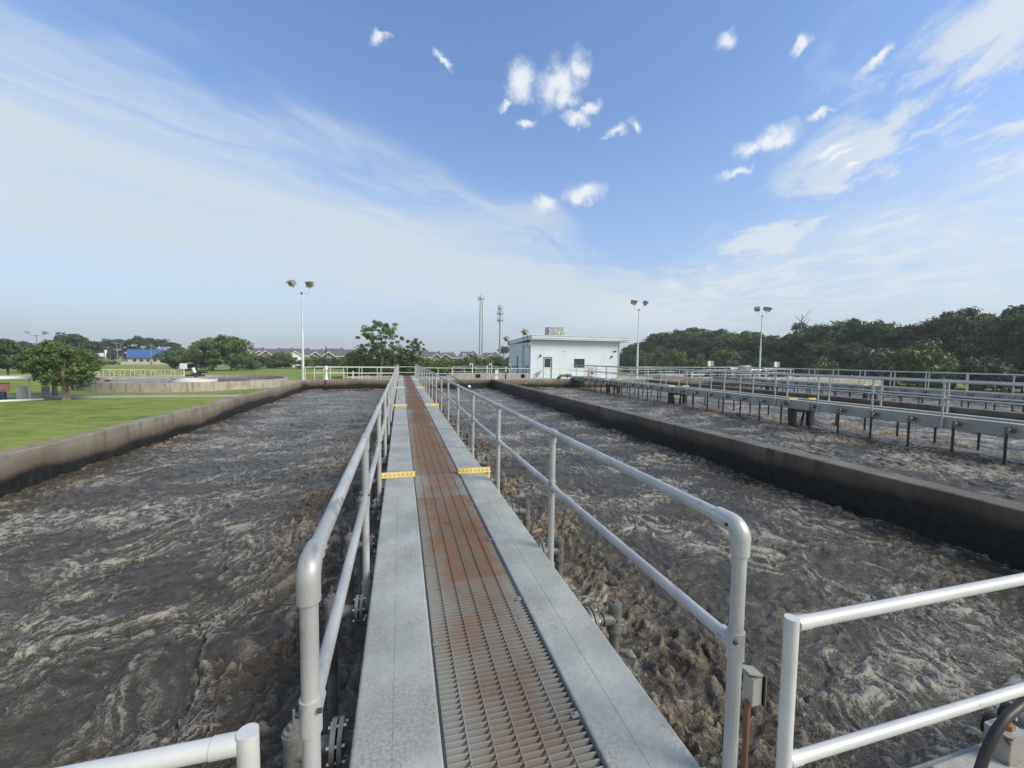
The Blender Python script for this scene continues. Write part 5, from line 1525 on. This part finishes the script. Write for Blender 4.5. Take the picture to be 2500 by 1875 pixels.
PIN = [(-29.2, 290, 11.2, 'pine tree above the parked cars'), (-28.3, 292, 11.4, 'pine tree left above the blue roof'), (-27.1, 290, 13.0, 'tallest pine tree above the blue roof'), (-26.4, 288, 12.4, 'pine tree above the middle of the blue roof'),
       (-25.2, 286, 11.9, 'pine tree at the right end of the blue roof'), (-24.1, 285, 10.2, 'pine tree right of the blue roof'), (-32.0, 210, 10.8, 'tall pine tree behind the lawn tree'), (-31.1, 215, 10.2, 'second pine tree behind the lawn tree'), (-30.2, 220, 8.6, 'pine tree above the white fronted house')]
for k, (b_, D, H, lab) in enumerate(PIN):
    x_, y_ = polar(b_, D)
    place(PV[k % 2], 'pine_tree', lab, 'tree', x_, y_, H * 1.08, 1.15, k * 1.1)
LT = [(-38.5, 128, 7.8), (-37.2, 124, 7.8), (-35.7, 122, 7.6), (-34.3, 150, 7.6), (-33.2, 165, 8.0), (-32.4, 180, 8.2), (-31.0, 240, 8.4), (-30.0, 300, 9.4)]
for k, (b_, D, H) in enumerate(LT):
    x_, y_ = polar(b_, D)
    place(FV[(k * 2) % 5], 'broadleaf_tree', ['leftmost', 'second', 'third', 'fourth', 'fifth', 'sixth', 'seventh', 'rightmost'][k] + ' tree from the left in the far left tree belt', 'tree', x_, y_, H, 1.25, k * 0.7, 'tree belt at the far left')
FSEG = [(-28.4, 'left of the utility poles'), (-26.4, 'above the blue roof'), (-23.5, 'right of the blue roof'), (-20.5, 'behind the left round tree'), (-18, 'behind the right round tree'), (-16, 'behind the dormer house'), (-14, 'behind the leftmost brick houses'), (-11, 'behind the left light pole'),
        (-8, 'behind the largest tan house'), (-4.5, 'left of the tall airy tree'), (0, 'behind the tall airy tree'), (3.5, 'right of the smaller airy tree'), (7, 'behind the brown gabled house'), (10.5, 'left of the twin-mast tower'), (13.5, 'between the cell towers'), (99, 'behind the blue building')]


def fseg(b_):
    return next(s for lim, s in FSEG if b_ <= lim)


b_ = -30.5
k = 0
rr = random.Random(3)
while b_ < 30:
    D = rr.uniform(300, 330)
    x_, y_ = polar(b_, D)
    H = 4.8 + D * (0.014 if b_ < -18 else 0.0085) * rr.uniform(0.7, 1.15)
    place(FV[k % 5], 'broadleaf_tree', CW[k % 5] + ' far tree on the horizon ' + fseg(b_), 'tree', x_, y_, H, 1.4, k, 'far trees on the horizon')
    b_ += rr.uniform(1.3, 2.0)
    k += 1

# ================================================================== HAZE
hz_ = MB().box(-705, 705, -705, 705, -1.0, 33).build('haze', None)
tag(hz_, 'thin summer haze over the whole site', 'haze', kind='stuff')
hm = bpy.data.materials.new('thin_haze')
hm.use_nodes = True
H_ = NT(hm.node_tree)
ho = H_.n('ShaderNodeOutputMaterial')
hv = H_.n('ShaderNodeVolumePrincipled')
hv.inputs['Color'].default_value = (0.93, 0.96, 1.0, 1)
hv.inputs['Density'].default_value = 0.00045
hv.inputs['Anisotropy'].default_value = 0.2
H_.t.links.new(hv.outputs[0], ho.inputs['Volume'])
hz_.data.materials.append(hm)
scene.cycles.volume_bounces = 0
